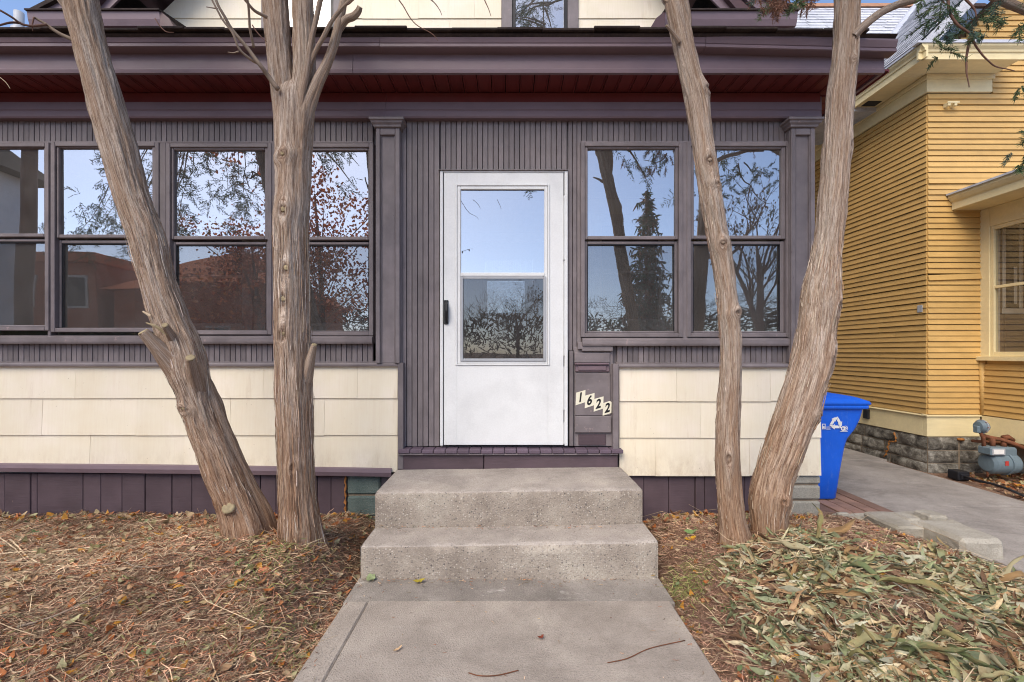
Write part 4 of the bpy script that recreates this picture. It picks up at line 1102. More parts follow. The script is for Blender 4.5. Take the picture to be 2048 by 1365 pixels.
# sprays that hang into the picture at the upper right
S = Strips()
for px, py, Y, L, n, br in ((1905, 15, -1.05, .16, 7, 0), (1880, 30, -1.05, .15, 6, 0), (1925, 55, -1.05, .14, 6, 0), (1960, 35, -1.05, .16, 6, 0), (1945, 75, -1.04, .10, 4, 0), (2000, 25, -1.0, .16, 6, 0), (2030, 50, -1.0, .15, 5, 0), (1890, 70, -1.05, .10, 4, 0), (1895, 110, -1.05, .09, 4, 0), (2035, 10, -1.0, .14, 4, 0), (2055, 155, -1.0, .12, 6, 0), (2040, 175, -1.0, .08, 3, 0), (2065, 270, -1.0, .13, 6, 0), (2048, 320, -1.0, .10, 5, 0), (2060, 340, -1.0, .08, 3, 0), (1860, 10, -1.05, .12, 4, .1)):
    for k in range(max(2, round(n * .72))): spray(S, at(px + random.uniform(-26, 26), py + random.uniform(-16, 10), Y + random.uniform(-.1, .1)), (random.uniform(-1, .9), random.uniform(-.4, .4), random.uniform(-1.0, .1)), L * random.uniform(.5, .95), br)
for px, py in ((1540, 0), (1565, -6), (1590, -2), (1515, -8), (1625, -6), (1580, 12), (1600, 8), (1548, 14)):
    for k in range(3): spray(S, at(px + random.uniform(-14, 14), py - 8, -1.0 + random.uniform(-.1, .1)), (random.uniform(-.7, .7), random.uniform(-.4, .4), random.uniform(-1, -.3)), random.uniform(.05, .11), .75)
S.build('hanging_foliage', m_cedar, T4, at(1930, 40, -1.05))
twig(T4, [(1600, -30), (1590, -8), (1566, 4), (1540, 2), (1512, -4)], .006, .002, -1.0, -1.0, m_twigd)
# crowns above the picture, seen mirrored in the window glass
def crown(t, top, limbs, seed, zmin=3.55, zmax=6.0):
    random.seed(seed); S = Strips()
    V, Fc = [], []
    for k in range(limbs):
        z0 = random.uniform(zmin, zmax); f = min(1.4, (z0 - 3.3) / 3.); a = random.uniform(0, 6.28)
        base = Vector((top[0] + random.uniform(-.1, .1), top[1] + random.uniform(-.1, .1), z0))
        L = random.uniform(.7, 1.5) * (1.15 - .25 * f); d = Vector((math.cos(a), math.sin(a) - .12, random.uniform(.0, .5))).normalized()
        pts = [base + d * L * s_ + Vector((0, 0, -.35 * s_ * s_ * L)) for s_ in (0, .25, .5, .75, 1)]
        if any(p_.y > .15 or (p_.z < CH + .82 * (CD + p_.y) + .1 and abs(p_.x) < 1.3 * (CD + p_.y) + .2) for p_ in pts): continue
        V, Fc = join((V, Fc), tube(pts, [.024, .018, .013, .008, .003], 6))
        for j in range(9):
            s_ = random.uniform(.3, 1); p = pts[0].lerp(pts[4], s_) + Vector((random.uniform(-.12, .12), random.uniform(-.12, .12), random.uniform(-.15, .1)))
            if p.y > -.45 and p.z < 4.0: p.y = -.5
            if p.y > .2: continue
            if p.z < CH + .80 * (CD + p.y) + .34 and abs(p.x) < 1.25 * (CD + p.y) + .2: continue
            spray(S, p, (d.x + random.uniform(-.8, .8), d.y + random.uniform(-.8, .8), random.uniform(-.9, .3)), random.uniform(.16, .34), .05, .55, .0065)
    P('limb', (V, Fc), m_bark if False else m_twig, t, smooth=True)
    if S.p: S.build('crown', m_cedar, t, top)
crown(T1, (AX(120, -.92), -1.0, 4.2), 36, 11)
crown(T2, (AX(560, -.9), -.95, 4.2), 48, 12, 3.55, 8.2)
crown(T3, (AX(1310, -.95), -1.05, 4.2), 60, 13, 3.55, 8.6)
crown(T4, (AX(1705, -.86), -.95, 4.2), 30, 14)
# low drooping boughs of the left tree, outside the picture, mirrored in the left windows
random.seed(21); S = Strips(); V, Fc = [], []
for k in range(22):
    b = Vector((random.uniform(-4.9, -2.9), random.uniform(-2.4, -1.7), random.uniform(2.5, 3.9)))
    pts = [Vector((AX(130, -.92) - .2, -1.0, 4.0 + .05 * k)), (Vector((AX(130, -.92) - .2, -1.0, 4.0)) + b) / 2 + Vector((0, 0, .5)), b]
    V, Fc = join((V, Fc), tube([Vector(q_) + Vector((noise.noise(Vector(q_) * 3), noise.noise(Vector(q_) * 3 + Vector((5, 0, 0))), noise.noise(Vector(q_) * 3 + Vector((0, 5, 0))))) * .09 for q_ in spline([tuple(p_) for p_ in pts], 14)], [.012 - .0007 * i_ for i_ in range(14)], 6))
    for j in range(12): spray(S, b + Vector((random.uniform(-.28, .28), random.uniform(-.25, .25), random.uniform(-.22, .28))), (random.uniform(-1, 1), random.uniform(-1, 1), random.uniform(-1, .2)), random.uniform(.15, .3), .1, .6, .006)
P('drooping_limb', (V, Fc), m_twig, T1, smooth=True)
S.build('drooping_foliage', m_cedar, T1, (-4, -2, 3))
random.seed(5)

# ================================================================ yellow house
YX, YY = 4.56, 1.57
m_lapshade = paint('lap_shadow_sheathing', srgb(76, 56, 36), rough=.9)  # dark colour showing in the board slots stands in for lap shadows
YH = E('yellow_house', (6.5, 4, 0)); tag(YH, 'yellow clapboard house with pale trim and grey shingle roof', 'house')
EXPO = .0612; zc0, zc1 = .605, 4.10
rows = int((zc1 - zc0) / EXPO)
fs = E('front_clapboard', (YX + .3, YY, 2), YH); ss = E('side_clapboard', (YX, 4, 2), YH)
def clap_mesh(L, axis):
    pr = [(-.016, 0), (-.016, .002), (-.004, EXPO - .0034), (.004, EXPO - .0034), (.004, 0)]
    return mesh_of(prism('x', pr, 0, L), m_yel) if axis == 'x' else mesh_of(prism('y', pr, 0, L), m_yelv)
BX = 5.14
cm_s = clap_mesh(BX - YX - .002, 'x'); cm_l = clap_mesh(4.4, 'x'); CUTS = (.62, 1.35, .95, 1.8, .4); cm_c = [(clap_mesh(c_, 'y'), clap_mesh(5.4 - c_, 'y')) for c_ in CUTS]
for k in range(rows):
    z = zc0 + k * EXPO
    jz = random.uniform(-.003, .003)
    o = P('clapboard', cm_s if z < 2.98 else cm_l, None, fs, (YX, YY + random.uniform(-.002, .002), z + jz))
    if abs(z - 2.06) < EXPO * .5: o.rotation_euler = (0, R(-1.8), 0); o.location.y -= .012; o.location.z -= .012
    if abs(z - 3.12) < EXPO * .5: o.rotation_euler = (0, R(-.35), 0); o.location.y -= .006
    cu = CUTS[k % 5]
    P('clapboard', cm_c[k % 5][0], None, ss, (YX + random.uniform(-.0015, .001), YY, z + jz)); P('clapboard', cm_c[k % 5][1], None, ss, (YX + random.uniform(-.0015, .001), YY + cu + .002, z + jz + random.uniform(-.001, .001)))
P('front_sheathing', box(YX + .012, YX + 4.4, YY + .012, YY + .05, .3, 4.4), m_lapshade, YH)
P('side_sheathing', box(YX + .0125, YX + .05, YY + .051, YY + 5.4, .3, 4.4), m_lapshade, YH)
# gable siding above the return
for k in range(5): P('clapboard', clap_mesh(3.7, 'x'), None, fs, (5.262, YY + random.uniform(-.001, .001), zc0 + (rows + k) * EXPO))
gs2 = E('gable_clapboard', (7, YY, 4.6), YH)
for k in range(24):
    z = 4.40 + k * EXPO
    L = 4.4 - (z - 4.4) * 1.0
    P('clapboard', clap_mesh(L, 'x'), None, gs2, (YX + (z - 4.28), YY + random.uniform(-.001, .001), z))
P('gable_sheathing', prism('y', [(YX, 4.401), (YX + 4.4, 4.401), (YX + 4.4, 6.8), (YX + 2.4, 6.8)], YY + .012, YY + .05), m_lapshade, YH)
# skirt board, drip cap
P('skirt_board', box(YX - .018, BX - .02, YY - .018, YY + .03, .365, .585), m_ycream, YH)
P('skirt_board', box(YX - .018, YX + .03, YY + .031, YY + 1.02, .365, .585), m_ycream, YH)
P('skirt_board', box(YX - .018, YX + .03, YY + 1.023, YY + 5.4, .365, .585), m_ycream, YH)
P('drip_cap', prism('x', [(YY + .03, .607), (YY - .035, .596), (YY - .038, .586), (YY + .03, .586)], YX - .04, BX - .02), m_ycream, YH)
P('drip_cap', prism('y', [(YX + .03, .6065), (YX - .035, .5955), (YX - .038, .5865), (YX + .03, .5865)], YY + .0305, YY + 5.4), m_ycream, YH)
P('outlet_box', box(YX - .05, YX - .019, 2.32, 2.40, .44, .56, .006), m_black, YH)
P('metal_clip', box(YX - .02, YX - .012, YY + .04, YY + .10, 1.72, 1.80), m_alu, YH)
# stone foundation
fo = E('stone_foundation', (YX, 3, 0), YH)
def stone(x0, x1, y0, y1, z0, z1, face):
    V, Fc, N = [], [], 7
    sd = random.uniform(0, 50)
    for i in range(N):
        for j in range(N):
            a, b = i / (N - 1), j / (N - 1)
            bul = (1 - (2 * a - 1) ** 4) * (1 - (2 * b - 1) ** 4)
            h = bul * (.022 + .022 * noise.noise((a * 3 + sd, b * 2.2, sd)))
            if face == 'y': V.append((x0 + (x1 - x0) * a, y0 - h, z0 + (z1 - z0) * b))
            else: V.append((x0 - h, y0 + (y1 - y0) * a, z0 + (z1 - z0) * b))
    for i in range(N - 1):
        for j in range(N - 1): Fc.append((i * N + j, (i + 1) * N + j, (i + 1) * N + j + 1, i * N + j + 1))
    o = P('stone', (V, Fc), m_stone, fo, fix=False, smooth=True)
    if face == 'x': o.data.flip_normals()
zr = [-.06, .075, .215, .36]
for k in range(3):
    y = YY - .01
    while y < YY + 5.2:
        L = random.uniform(.34, .62); stone(YX - .005, 0, y + .006, y + L - .006, zr[k] + .005, zr[k + 1] - .005, 'x'); y += L
    for a, b in ((YX - .005, YX + .33), (YX + .34, BX + .02)): stone(a + .004, b - .004, YY - .012, 0, zr[k] + .005, zr[k + 1] - .005, 'y')
P('mortar_bed', box(YX + .0, BX + 3.8, YY - .008, YY + .2, -.1, .364), m_mortar, fo)
P('mortar_bed', box(YX + .0, YX + .2, YY + .201, YY + 5.4, -.1, .364), m_mortar, fo)
P('expanding_foam', tube([(YX - .034 + .004 * math.sin(i_ * 2.1), p_[0] + .008 * math.sin(i_ * 1.9), p_[1]) for i_, p_ in enumerate(spline([(1.95, .34), (1.93, .24), (2.02, .215), (2.04, .12), (2.09, .02)], 22))], [.008 + .006 * math.sin(i_ * 2.7) for i_ in range(22)], 7), m_foam, YH, smooth=True)
P('expanding_foam', tube([(YX + .30, YY - .03, .34), (YX + .36, YY - .035, .335)], [.012, .016], 7), m_foam, YH, smooth=True)
# eaves
EX, EY, ez = 4.23, 1.27, 4.285
P('front_frieze', box(YX - .03, 5.24, YY - .03, YY + .005, 4.10, ez - .002), m_ycream, YH)
P('side_frieze', box(YX - .03, YX + .005, YY + .0055, YY + 5.4, 4.10, ez - .002), m_ycream, YH)
P('frieze_bead', box(YX - .05, 5.25, YY - .05, YY - .0305, ez - .05, ez - .003), m_ycream, YH)
P('frieze_bead', box(YX - .05, YX - .0305, YY - .0295, YY + 5.4, ez - .05, ez - .0035), m_ycream, YH)
P('front_soffit', box(EX + .021, 5.26, EY + .021, YY + .0, ez, ez + .02), m_ycream, YH)
P('side_soffit', box(EX + .021, YX, YY + .001, YY + 5.4, ez, ez + .0205), m_ycream, YH)
def fasc(ax, a, b):
    o = EX if ax == 'y' else EY
    pr = [(o + .02, ez - .01), (o, ez - .01), (o, ez + .055), (o - .012, ez + .06), (o - .016, ez + .08), (o - .04, ez + .105), (o - .044, ez + .125), (o + .02, ez + .125)]
    P('fascia', prism(ax, pr, a, b), m_ycream, YH)
    P('roof_edge', prism(ax, [(o - .055, ez + .126), (o - .055, ez + .145), (o + .02, ez + .16), (o + .02, ez + .126)], a - (.055 if ax == 'x' else 0), b), m_flash, YH)
fasc('x', EX - .04, 5.27); fasc('y', EY - .044, YY + 5.4)
for k in range(3): P('soffit_vent', box(EX + .07, YX - .09, 2.05 + k * .14, 2.05 + k * .14 + .115, ez - .004, ez - .0005), m_black, YH)
P('return_roof', prism('x', [(EY - .05, ez + .147), (EY - .05, ez + .16), (YY + .01, ez + .30), (YY + .01, ez + .147)], EX + .2, 5.27), m_shing, YH)
P('bracket', join(box(YX + .16, YX + .19, YY - .07, YY - .01, 3.93, 3.97), box(YX + .23, YX + .26, YY - .07, YY - .01, 3.93, 3.97), box(YX + .15, YX + .28, YY - .075, YY - .0705, 3.955, 3.975)), m_ycream, YH)
# roofs in courses
def course_roof(name, P0, along, up, nrm, L, n, ex, mat, cut=None):
    V, Fc = [], []
    P0, along, up, nrm = map(Vector, (P0, along, up, nrm)); al = along.normalized(); up = up.normalized(); nrm = nrm.normalized()
    for k in range(n):
        s0, s1 = (0, L)
        if cut: s0, s1 = cut(k * ex, L)
        seg = max(1, int((s1 - s0) / .28)); 
        for j in range(seg):
            a = s0 + (s1 - s0) * j / seg + .002; b = s0 + (s1 - s0) * (j + 1) / seg - .002
            h = .010 + random.uniform(0, .008)
            base = P0 + up * k * ex
            q = [base + al * a + nrm * h, base + al * b + nrm * h, base + al * b + up * (ex + .02) + nrm * .002, base + al * a + up * (ex + .02) + nrm * .002, base + al * a, base + al * b]
            i = len(V); V += q; Fc += [(i, i + 1, i + 2, i + 3), (i + 4, i + 5, i + 1, i)]
    o = P(name, (V, Fc), mat, YH, fix=False); o['kind'] = 'stuff'; return o
zR = ez + .15
vy = 5.52 - CD     # valley foot
s2 = math.sqrt(.5)
course_roof('side_slope_shingles', (EX - .05, EY - .05, zR), (0, 1, 0), (1, 0, 1), (-1, 0, 1), 4.2, 34, .12, m_shing, lambda u, L: (0, vy - EY + .05 + u * s2 / 1.31 * 1.0))
P('side_slope', prism('y', [(EX - .05, zR - .015), (EX + 4, zR + 3.985), (EX + 4, zR + 3.9), (EX + .1, zR - .015)], EY - .04, YY + 5.4), m_shing, YH)
sl = math.atan(1.31)
course_roof('cross_slope_shingles', (3.75, vy, zR), (1, 0, 0), (0, math.cos(sl), math.sin(sl)), (0, -math.sin(sl), math.cos(sl)), 6, 28, .12, m_shing, lambda u, L: (0, EX - 3.75 + u * math.sin(sl) + .02))
rz = zR + 28 * .12 * math.sin(sl); ry = vy + 28 * .12 * math.cos(sl)
P('cross_slope', prism('x', [(vy, zR - .012), (ry, rz - .012), (ry + 2.0, zR), (vy, zR - .2)], 3.76, 8), m_shing, YH)
P('ridge_cap', prism('x', [(ry - .12, rz - .10), (ry, rz + .04), (ry + .12, rz - .10)], 3.74, 8), m_shingb, YH)
vd = Vector((1, 1 / 1.31, 1)); va = Vector((EX - .05, vy, zR + .02))
side_ = Vector((1, -1.31, 0)).normalized() * .09
nv = Vector((-.5, -.8, 1)).normalized() * .015
P('valley_flashing', ([va - side_ + nv, va + side_ + nv, va + vd * 2.75 + side_ + nv, va + vd * 2.75 - side_ + nv, va + nv * 3, va + vd * 2.75 + nv * 3], [(0, 4, 5, 3), (4, 1, 2, 5)]), m_flash, YH, fix=False)
P('house_body', box(YX + .06, YX + 4.3, YY + .06, YY + 5.3, .1, 4.25), m_yel, YH)
# box bay with window
m_inbrown = paint('brown_inner_siding', srgb(104, 88, 76), rough=.7)
by0 = .55
bay = E('bay_window', (BX, 1, 0), YH)
cm_b = clap_mesh(YY - by0 - .03, 'y')
for k in range(9): P('clapboard', cm_b, None, bay, (BX, by0, zc0 + k * EXPO))
P('corner_round', tube([(BX + .004, YY - .022, .6), (BX - .004, YY - .022, 1.19)], .028, 12), m_yel, bay, smooth=True)
P('bay_body', box(BX + .014, BX + 2.5, by0 + .01, YY - .001, .34, 1.22), m_yel, bay)
P('bay_skirt', box(BX - .012, BX + .03, by0, YY - .02, .36, .595), m_ycream, bay)
P('bay_sill', box(BX - .06, BX + .02, by0 - .02, YY - .002, 1.19, 1.235), m_ycream, bay)
P('corner_casing', box(BX - .012, BX + .07, YY - .10, YY - .003, 1.2355, 2.82), m_ycream, bay)
P('end_casing', box(BX - .012, BX + .07, by0 + .0, by0 + .1, 1.2355, 2.82), m_ycream, bay)
P('head_casing', box(BX - .011, BX + .07, by0 + .101, YY - .101, 2.62, 2.82), m_ycream, bay)
P('window_frame', box(BX + .0, BX + .05, YY - .135, YY - .101, 1.236, 2.619), m_ycream, bay)
P('window_frame', box(BX + .0, BX + .05, by0 + .101, YY - .1355, 1.236, 1.285), m_ycream, bay)
P('window_frame', box(BX + .0, BX + .05, by0 + .101, YY - .1355, 2.58, 2.6185), m_ycream, bay)
P('meeting_rail', box(BX + .005, BX + .03, by0 + .101, YY - .136, 1.955, 1.985), m_ycream, bay)
P('pane', ([(BX + .02, by0 + .1, 1.28), (BX + .02, YY - .13, 1.28), (BX + .02, YY - .13, 2.6), (BX + .02, by0 + .1, 2.6)], [(0, 1, 2, 3)]), m_glass3, bay, fix=False)
P('inner_return', box(BX + .07, BX + .15, YY - .06, YY - .002, 1.23, 2.7), m_intrim, bay)
P('inner_sash', join(*[box(xx, xx + .03, YY - .085, YY - .0705, 1.7505, 2.7) for xx in (BX + .155, BX + .335, BX + .56)]), m_intrim, bay)
P('inner_wall', box(BX + .151, BX + 2.3, YY - .055, YY - .004, 1.23, 2.75), m_inbrown, bay)
for k in range(5): P('inner_clapboard', box(BX + .19, BX + 2.3, YY - .07, YY - .056, 1.26 + k * .085, 1.34 + k * .085), m_inbrown, bay)
P('inner_pane', box(BX + .19, BX + 2.3, YY - .062, YY - .0555, 1.75, 2.62), m_black, bay)
P('curtain', join(box(BX + .29, BX + .325, YY - .068, YY - .0625, 1.8, 2.2), box(BX + .40, BX + .44, YY - .068, YY - .0625, 1.8, 2.2)), m_intrim, bay)
P('inner_rail', box(BX + .151, BX + 2.3, YY - .08, YY - .0705, 1.69, 1.75), m_intrim, bay)
P('far_wall', box(BX + 2.3, BX + 2.4, by0 + .02, YY - .003, 1.23, 2.75), m_darkwood, bay)
P('front_wall', box(BX + .08, BX + 2.5, by0 + .0, by0 + .05, 1.2355, 2.82), m_ycream, bay)
bz = 3.0
P('bay_soffit', box(BX - .30, BX + 2.5, by0 - .3, YY - .01, 2.822, 2.84), m_ycream, bay)
P('bay_fascia', prism('y', [(BX - .30, 2.82), (BX - .325, 2.825), (BX - .325, 2.90), (BX - .345, 2.915), (BX - .37, 2.95), (BX - .37, 2.975), (BX - .28, 2.975), (BX - .28, 2.82)], by0 - .3, YY - .012), m_ycream, bay)
P('bay_roof', prism('y', [(BX - .39, 2.976), (BX - .39, 2.995), (BX + 1, 3.3), (BX + 2.5, 3.3), (BX + 2.5, 2.976)], by0 - .33, YY - .013), m_shing, bay)

# ================================================================ recycling bin
bx0, bd0, bz0 = 2.33, .44, .034
BN = E('recycling_bin', (bx0, bd0, bz0)); tag(BN, 'blue plastic wheeled recycling bin at the corner of the purple house', 'bin')
def loft(levels, n=28, rad=.05):
    """rounded-rectangle sections (z, x0, x1, y0, y1)"""
    V, Fc = [], []
    for z, a, b, c, d in levels:
        r = min(rad, (b - a) / 3)
        for cx_, cy_, a0 in ((b - r, d - r, 0), (a + r, d - r, 90), (a + r, c + r, 180), (b - r, c + r, 270)):
            for k in range(n // 4):
                t = R(a0 + 90 * k / (n // 4 - 1)); V.append((cx_ + r * math.cos(t), cy_ + r * math.sin(t), z))
    m = n
    for i in range(len(levels) - 1):
        for k in range(m): Fc.append((i * m + k, i * m + (k + 1) % m, (i + 1) * m + (k + 1) % m, (i + 1) * m + k))
    Fc += [tuple(range(m))[::-1], tuple(range((len(levels) - 1) * m, len(levels) * m))]
    return [(v[0] + bx0, v[1] + bd0, v[2] + bz0) for v in V], Fc
P('body', loft([(0, .05, .455, .05, .50), (.01, .04, .465, .04, .51), (.25, .035, .495, .03, .53), (.45, .03, .525, .02, .54), (.52, .028, .545, .015, .545), (.60, .025, .605, .008, .55), (.68, .02, .64, .003, .555), (.77, .01, .665, .0, .56), (.79, .01, .668, .0, .56)]), m_blue, BN, smooth=True)
P('rim', loft([(.772, -.01, .690, -.02, .58), (.775, -.015, .695, -.025, .585), (.80, -.015, .697, -.025, .585), (.803, -.01, .692, -.02, .58)]), m_blue, BN, smooth=True)
lid = P('lid', loft([(.806, -.01, .71, -.025, .585), (.815, -.02, .715, -.03, .59), (.835, -.02, .70, -.028, .588), (.865, -.02, .62, .0, .56), (.875, -.02, .58, .02, .54), (.905, -.02, .40, .06, .50), (.912, -.02, .2, .08, .48)]), m_blue, BN, smooth=True)
P('lid_handle', box(bx0 + .66, bx0 + .735, bd0 + .1, bd0 + .46, bz0 + .815, bz0 + .832, .006), m_blue, lid)
for yy in (.0, .50): P('wheel', lathe([(.03, -.03), (.11, -.03), (.125, -.02), (.125, .02), (.11, .03), (.03, .03)], 20, 'y', (bx0 + .06, bd0 + .03 + yy, bz0 + .125 - .03)), m_black, BN, smooth=True)
P('axle', tube([(bx0 + .06, bd0 + .05, bz0 + .095), (bx0 + .06, bd0 + .5, bz0 + .095)], .012, 8), m_black, BN)
# printed marks
ink = m_label_w
def flat(pts, y, th=.0012):
    n = len(pts); V = [(a, y, c) for a, c in pts] + [(a, y + th, c) for a, c in pts]
    return V, [tuple(range(n)), tuple(range(n, 2 * n))[::-1]] + [(i, n + i, n + (i + 1) % n, (i + 1) % n) for i in range(n)]
lx, lz, ly = AX(1672, bd0), AZ(847, bd0), bd0 - .0010
ar = []
tri = [Vector((math.cos(R(90 - 120 * k)), math.sin(R(90 - 120 * k)))) for k in range(3)]
for k in range(3):
    A, B = tri[k], tri[(k + 1) % 3]; d = B - A; nrm_ = Vector((d.y, -d.x)).normalized() * -1
    if nrm_.dot(A + d * .5) < 0: nrm_ = -nrm_
    def pt(t, o): q_ = A + d * t + nrm_ * o; return (lx + q_.x * .062, lz + q_.y * .062)
    ar.append(flat([pt(.20, .16), pt(.60, .16), pt(.60, -.20), pt(.34, -.20)], ly))
    ar.append(flat([pt(.605, .34), pt(.90, -.02), pt(.605, -.38)], ly - .0002))
    A2 = tri[k - 1]; 
    ar.append(flat([pt(.17, .16), pt(.30, -.20), pt(.14, -.26), pt(.09, .10)], ly - .0003))
P('recycling_symbol', join(*ar), ink, BN)
tx = AX(1648, bd0)
P('print_block', join(ring(AX(1644, bd0), AX(1651, bd0), AZ(859, bd0), AZ(848, bd0), .006, ly, ly + .001, .0004), box(AX(1646, bd0), AX(1649, bd0), ly, ly + .001, AZ(857, bd0), AZ(853, bd0), .0002)), ink, BN)
P('print_lines', join(*[box(AX(1652.5, bd0), AX(1652.5 + w_, bd0), ly, ly + .001, AZ(y_ + .9, bd0), AZ(y_, bd0), .0002) for y_, w_ in ((854, 9), (856.2, 8), (858.4, 8.5))]), ink, BN)
def annulus(cx_, cz_, r0, r1, y, n=20):
    V, Fc = [], []
    for k in range(n):
        a = 2 * math.pi * k / n
        for r in (r0, r1): V.append((cx_ + r * math.cos(a), y, cz_ + r * math.sin(a)))
    for k in range(n): Fc.append((2 * k, 2 * k + 1, 2 * ((k + 1) % n) + 1, 2 * ((k + 1) % n)))
    return V, Fc
P('round_emblem', join(annulus(AX(1686, bd0), AZ(857.5, bd0), .010, .019, ly), annulus(AX(1690.5, bd0), AZ(857, bd0), .017, .021, ly - .0003), annulus(AX(1690.5, bd0), AZ(857, bd0), .004, .011, ly - .0003), box(AX(1680, bd0), AX(1695.5, bd0), ly, ly + .001, AZ(863.6, bd0), AZ(862.6, bd0), .0002)), ink, BN)

# ================================================================ gas meter
gmY = 1.22
GM = E('gas_meter', at(1995, 948, gmY)); GM.scale = (.86, .9, .9); tag(GM, 'grey gas meter with rusty pipes against the yellow house', 'gas meter')
c = at(2001, 924, gmY)
P('drum', [*map(lambda vf: vf, (lathe([(.03, -.17), (.085, -.165), (.115, -.14), (.12, -.11), (.12, .02), (.126, .025), (.126, .04), (.12, .045), (.12, .11), (.112, .14), (.08, .165), (.03, .17)], 40, 'x', c),))][0], m_meter, GM)
b = at(1990, 897, gmY)
P('index_housing', box(b.x - .16, b.x + .02, b.y - .10, b.y + .05, b.z - .035, b.z + .055, .012), m_meter, GM)
P('index_window', box(b.x - .14, b.x - .02, b.y - .109, b.y - .1045, b.z - .015, b.z + .035, .003), m_label_w, GM)
P('top_casting', box(b.x + .021, b.x + .19, b.y - .07, b.y + .07, b.z - .06, b.z + .05, .02), m_meter, GM)
P('warning_label', box(c.x - .08, c.x - .04, c.y - .1245, c.y - .1225, c.z + .0, c.z + .05, .0005), m_red, GM)
r_ = at(1958, 843, gmY)
P('regulator', lathe([(.02, -.05), (.055, -.045), (.068, -.012), (.072, -.008), (.072, .008), (.068, .012), (.05, .05), (.02, .06)], 36, 'x', (r_.x + .0, r_.y, r_.z)), m_meter, GM)
P('regulator_stem', join(box(r_.x - .075, r_.x - .03, r_.y - .03, r_.y + .03, r_.z - .07, r_.z + .01, .008)), m_meter, GM)
P('regulator_flange', lathe([(.05, -.004), (.080, -.004), (.080, .004), (.05, .004)], 30, 'x', (r_.x, r_.y, r_.z)), m_alu, GM)
for q_ in range(8): P('bolt', lathe([(.006, -.009), (.006, .009)], 6, 'x', (r_.x, r_.y + .074 * math.cos(q_ * .785), r_.z + .074 * math.sin(q_ * .785))), m_rust, GM)
P('drum_band', lathe([(.11, -.012), (.131, -.012), (.131, .012), (.11, .012)], 40, 'x', (c.x + .03, c.y, c.z)), m_meter, GM)
P('index_cover', box(b.x - .15, b.x - .0, b.y - .104, b.y - .1005, b.z - .025, b.z + .045, .004), m_alu, GM)
def pip(name, pts, r): P(name, tube([at(px, py, Y) for px, py, Y in pts], r, 10), m_rust, GM, smooth=True)
pip('pipe', [(1956, 856, gmY), (1962, 866, gmY), (1964, 898, gmY)], .020)
pip('pipe', [(1958, 862, gmY + .02), (1980, 868, gmY + .02), (2004, 872, gmY), (2030, 880, gmY - .05), (2075, 898, gmY - .1)], .022)
pip('pipe', [(1983, 868, gmY), (1984, 888, gmY)], .026); pip('pipe', [(2010, 872, gmY), (2009, 890, gmY)], .026)
pip('pipe_elbow', [(2008, 868, gmY), (2018, 866, gmY), (2030, 874, gmY)], .028)
pip('pipe', [(1938, 875, gmY + .12), (2060, 884, gmY + .12)], .017)
pip('support_leg', [(1972, 940, gmY), (1972, 955, gmY)], .012); pip('support_leg', [(2030, 940, gmY), (2030, 955, gmY)], .012)
lat = E('lattice_vent', (BX + .05, .9, .02)); tag(lat, 'white slatted vent panel behind the gas meter', 'vent')
P('frame', join(box(BX + .0, BX + .02, .62, .66, .0, .35), box(BX + .0, BX + .02, 1.06, 1.10, .0, .35)), m_label_w, lat)
for k in range(6): P('slat', box(BX + .004, BX + .016, .661, 1.059, .02 + k * .056, .05 + k * .056), m_label_w, lat)

# ================================================================ small things by the drive
mw = paint('weathered_red_board', srgb(134, 106, 92), rough=.85, var=.3, grain=(90, 4, 90), gb=.8, jit=.28, dirt=.55)
for k in range(6):
    x0 = 2.37 + k * .112
    o = P('ground_board', box(-.049, .049, -.62, .62, -.02, .02, .004), mw, None, (x0 + .056, .76 + random.uniform(-.02, .02), .008 + random.uniform(-.004, .002)), rot=(0, R(random.uniform(-1, 1)), R(random.uniform(-.8, .8))))
    tag(o, 'weathered reddish board laid flat under the blue bin', 'board', 'boards laid beside the drive')
def lump(x0, x1, y0, y1, z0, z1, sd, r=.014, n=9):
    V, Fc = box(x0, x1, y0, y1, z0, z1, r); bm = bmesh.new()
    vs_ = [bm.verts.new(v) for v in V]
    for f in Fc: bm.faces.new([vs_[i] for i in f])
    bmesh.ops.subdivide_edges(bm, edges=bm.edges[:], cuts=5, use_grid_fill=True)
    bmesh.ops.triangulate(bm, faces=bm.faces[:])
    for v in bm.verts:
        p = v.co; v.co = p + Vector((noise.noise(p * 9 + Vector((sd, 0, 0))), noise.noise(p * 9 + Vector((0, sd, 0))), noise.noise(p * 9 + Vector((0, 0, sd))))) * .010 + Vector((noise.noise(p * 30), noise.noise(p * 30 + Vector((7, 0, 0))), noise.noise(p * 30 + Vector((0, 7, 0))))) * .004
    bmesh.ops.recalc_face_normals(bm, faces=bm.faces[:])
    me = bpy.data.meshes.new('lump'); bm.to_mesh(me); bm.free(); me.materials.append(m_block); return me
tag(P('curb_edging', lump(2.46, 2.86, .02, .10, -.05, .055, 2), None), 'low thin concrete edging between the needles and the drive', 'edging')
tag(P('edging_end', box(2.42, 2.50, -.03, .0, -.05, .10, .006), m_block), 'small upright brown edging stub by the corner pier', 'edging')
tag(P('concrete_slab_chunk', lump(2.62, 2.985, -.30, .0, -.08, .105, 5), None), 'long pale concrete chunk edging the drive, beside the notched block', 'concrete chunk')
nb = E('notched_block', (2.95, -.45, 0)); tag(nb, 'mossy notched concrete block at the edge of the drive', 'concrete block')
P('block_body', lump(2.80, 3.07, -.56, -.22, -.08, .125, 7, .022), None, nb)
P('block_lug', lump(2.79, 2.88, -.20, -.05, -.06, .12, 9), None, nb)
P('block_lug', lump(2.92, 3.06, -.21, -.08, -.06, .145, 12), None, nb)
hose = [(4.62, 1.30), (4.58, 1.10), (4.60, .9), (4.52, .65), (4.40, .40), (4.36, .1), (4.3, -.3)]
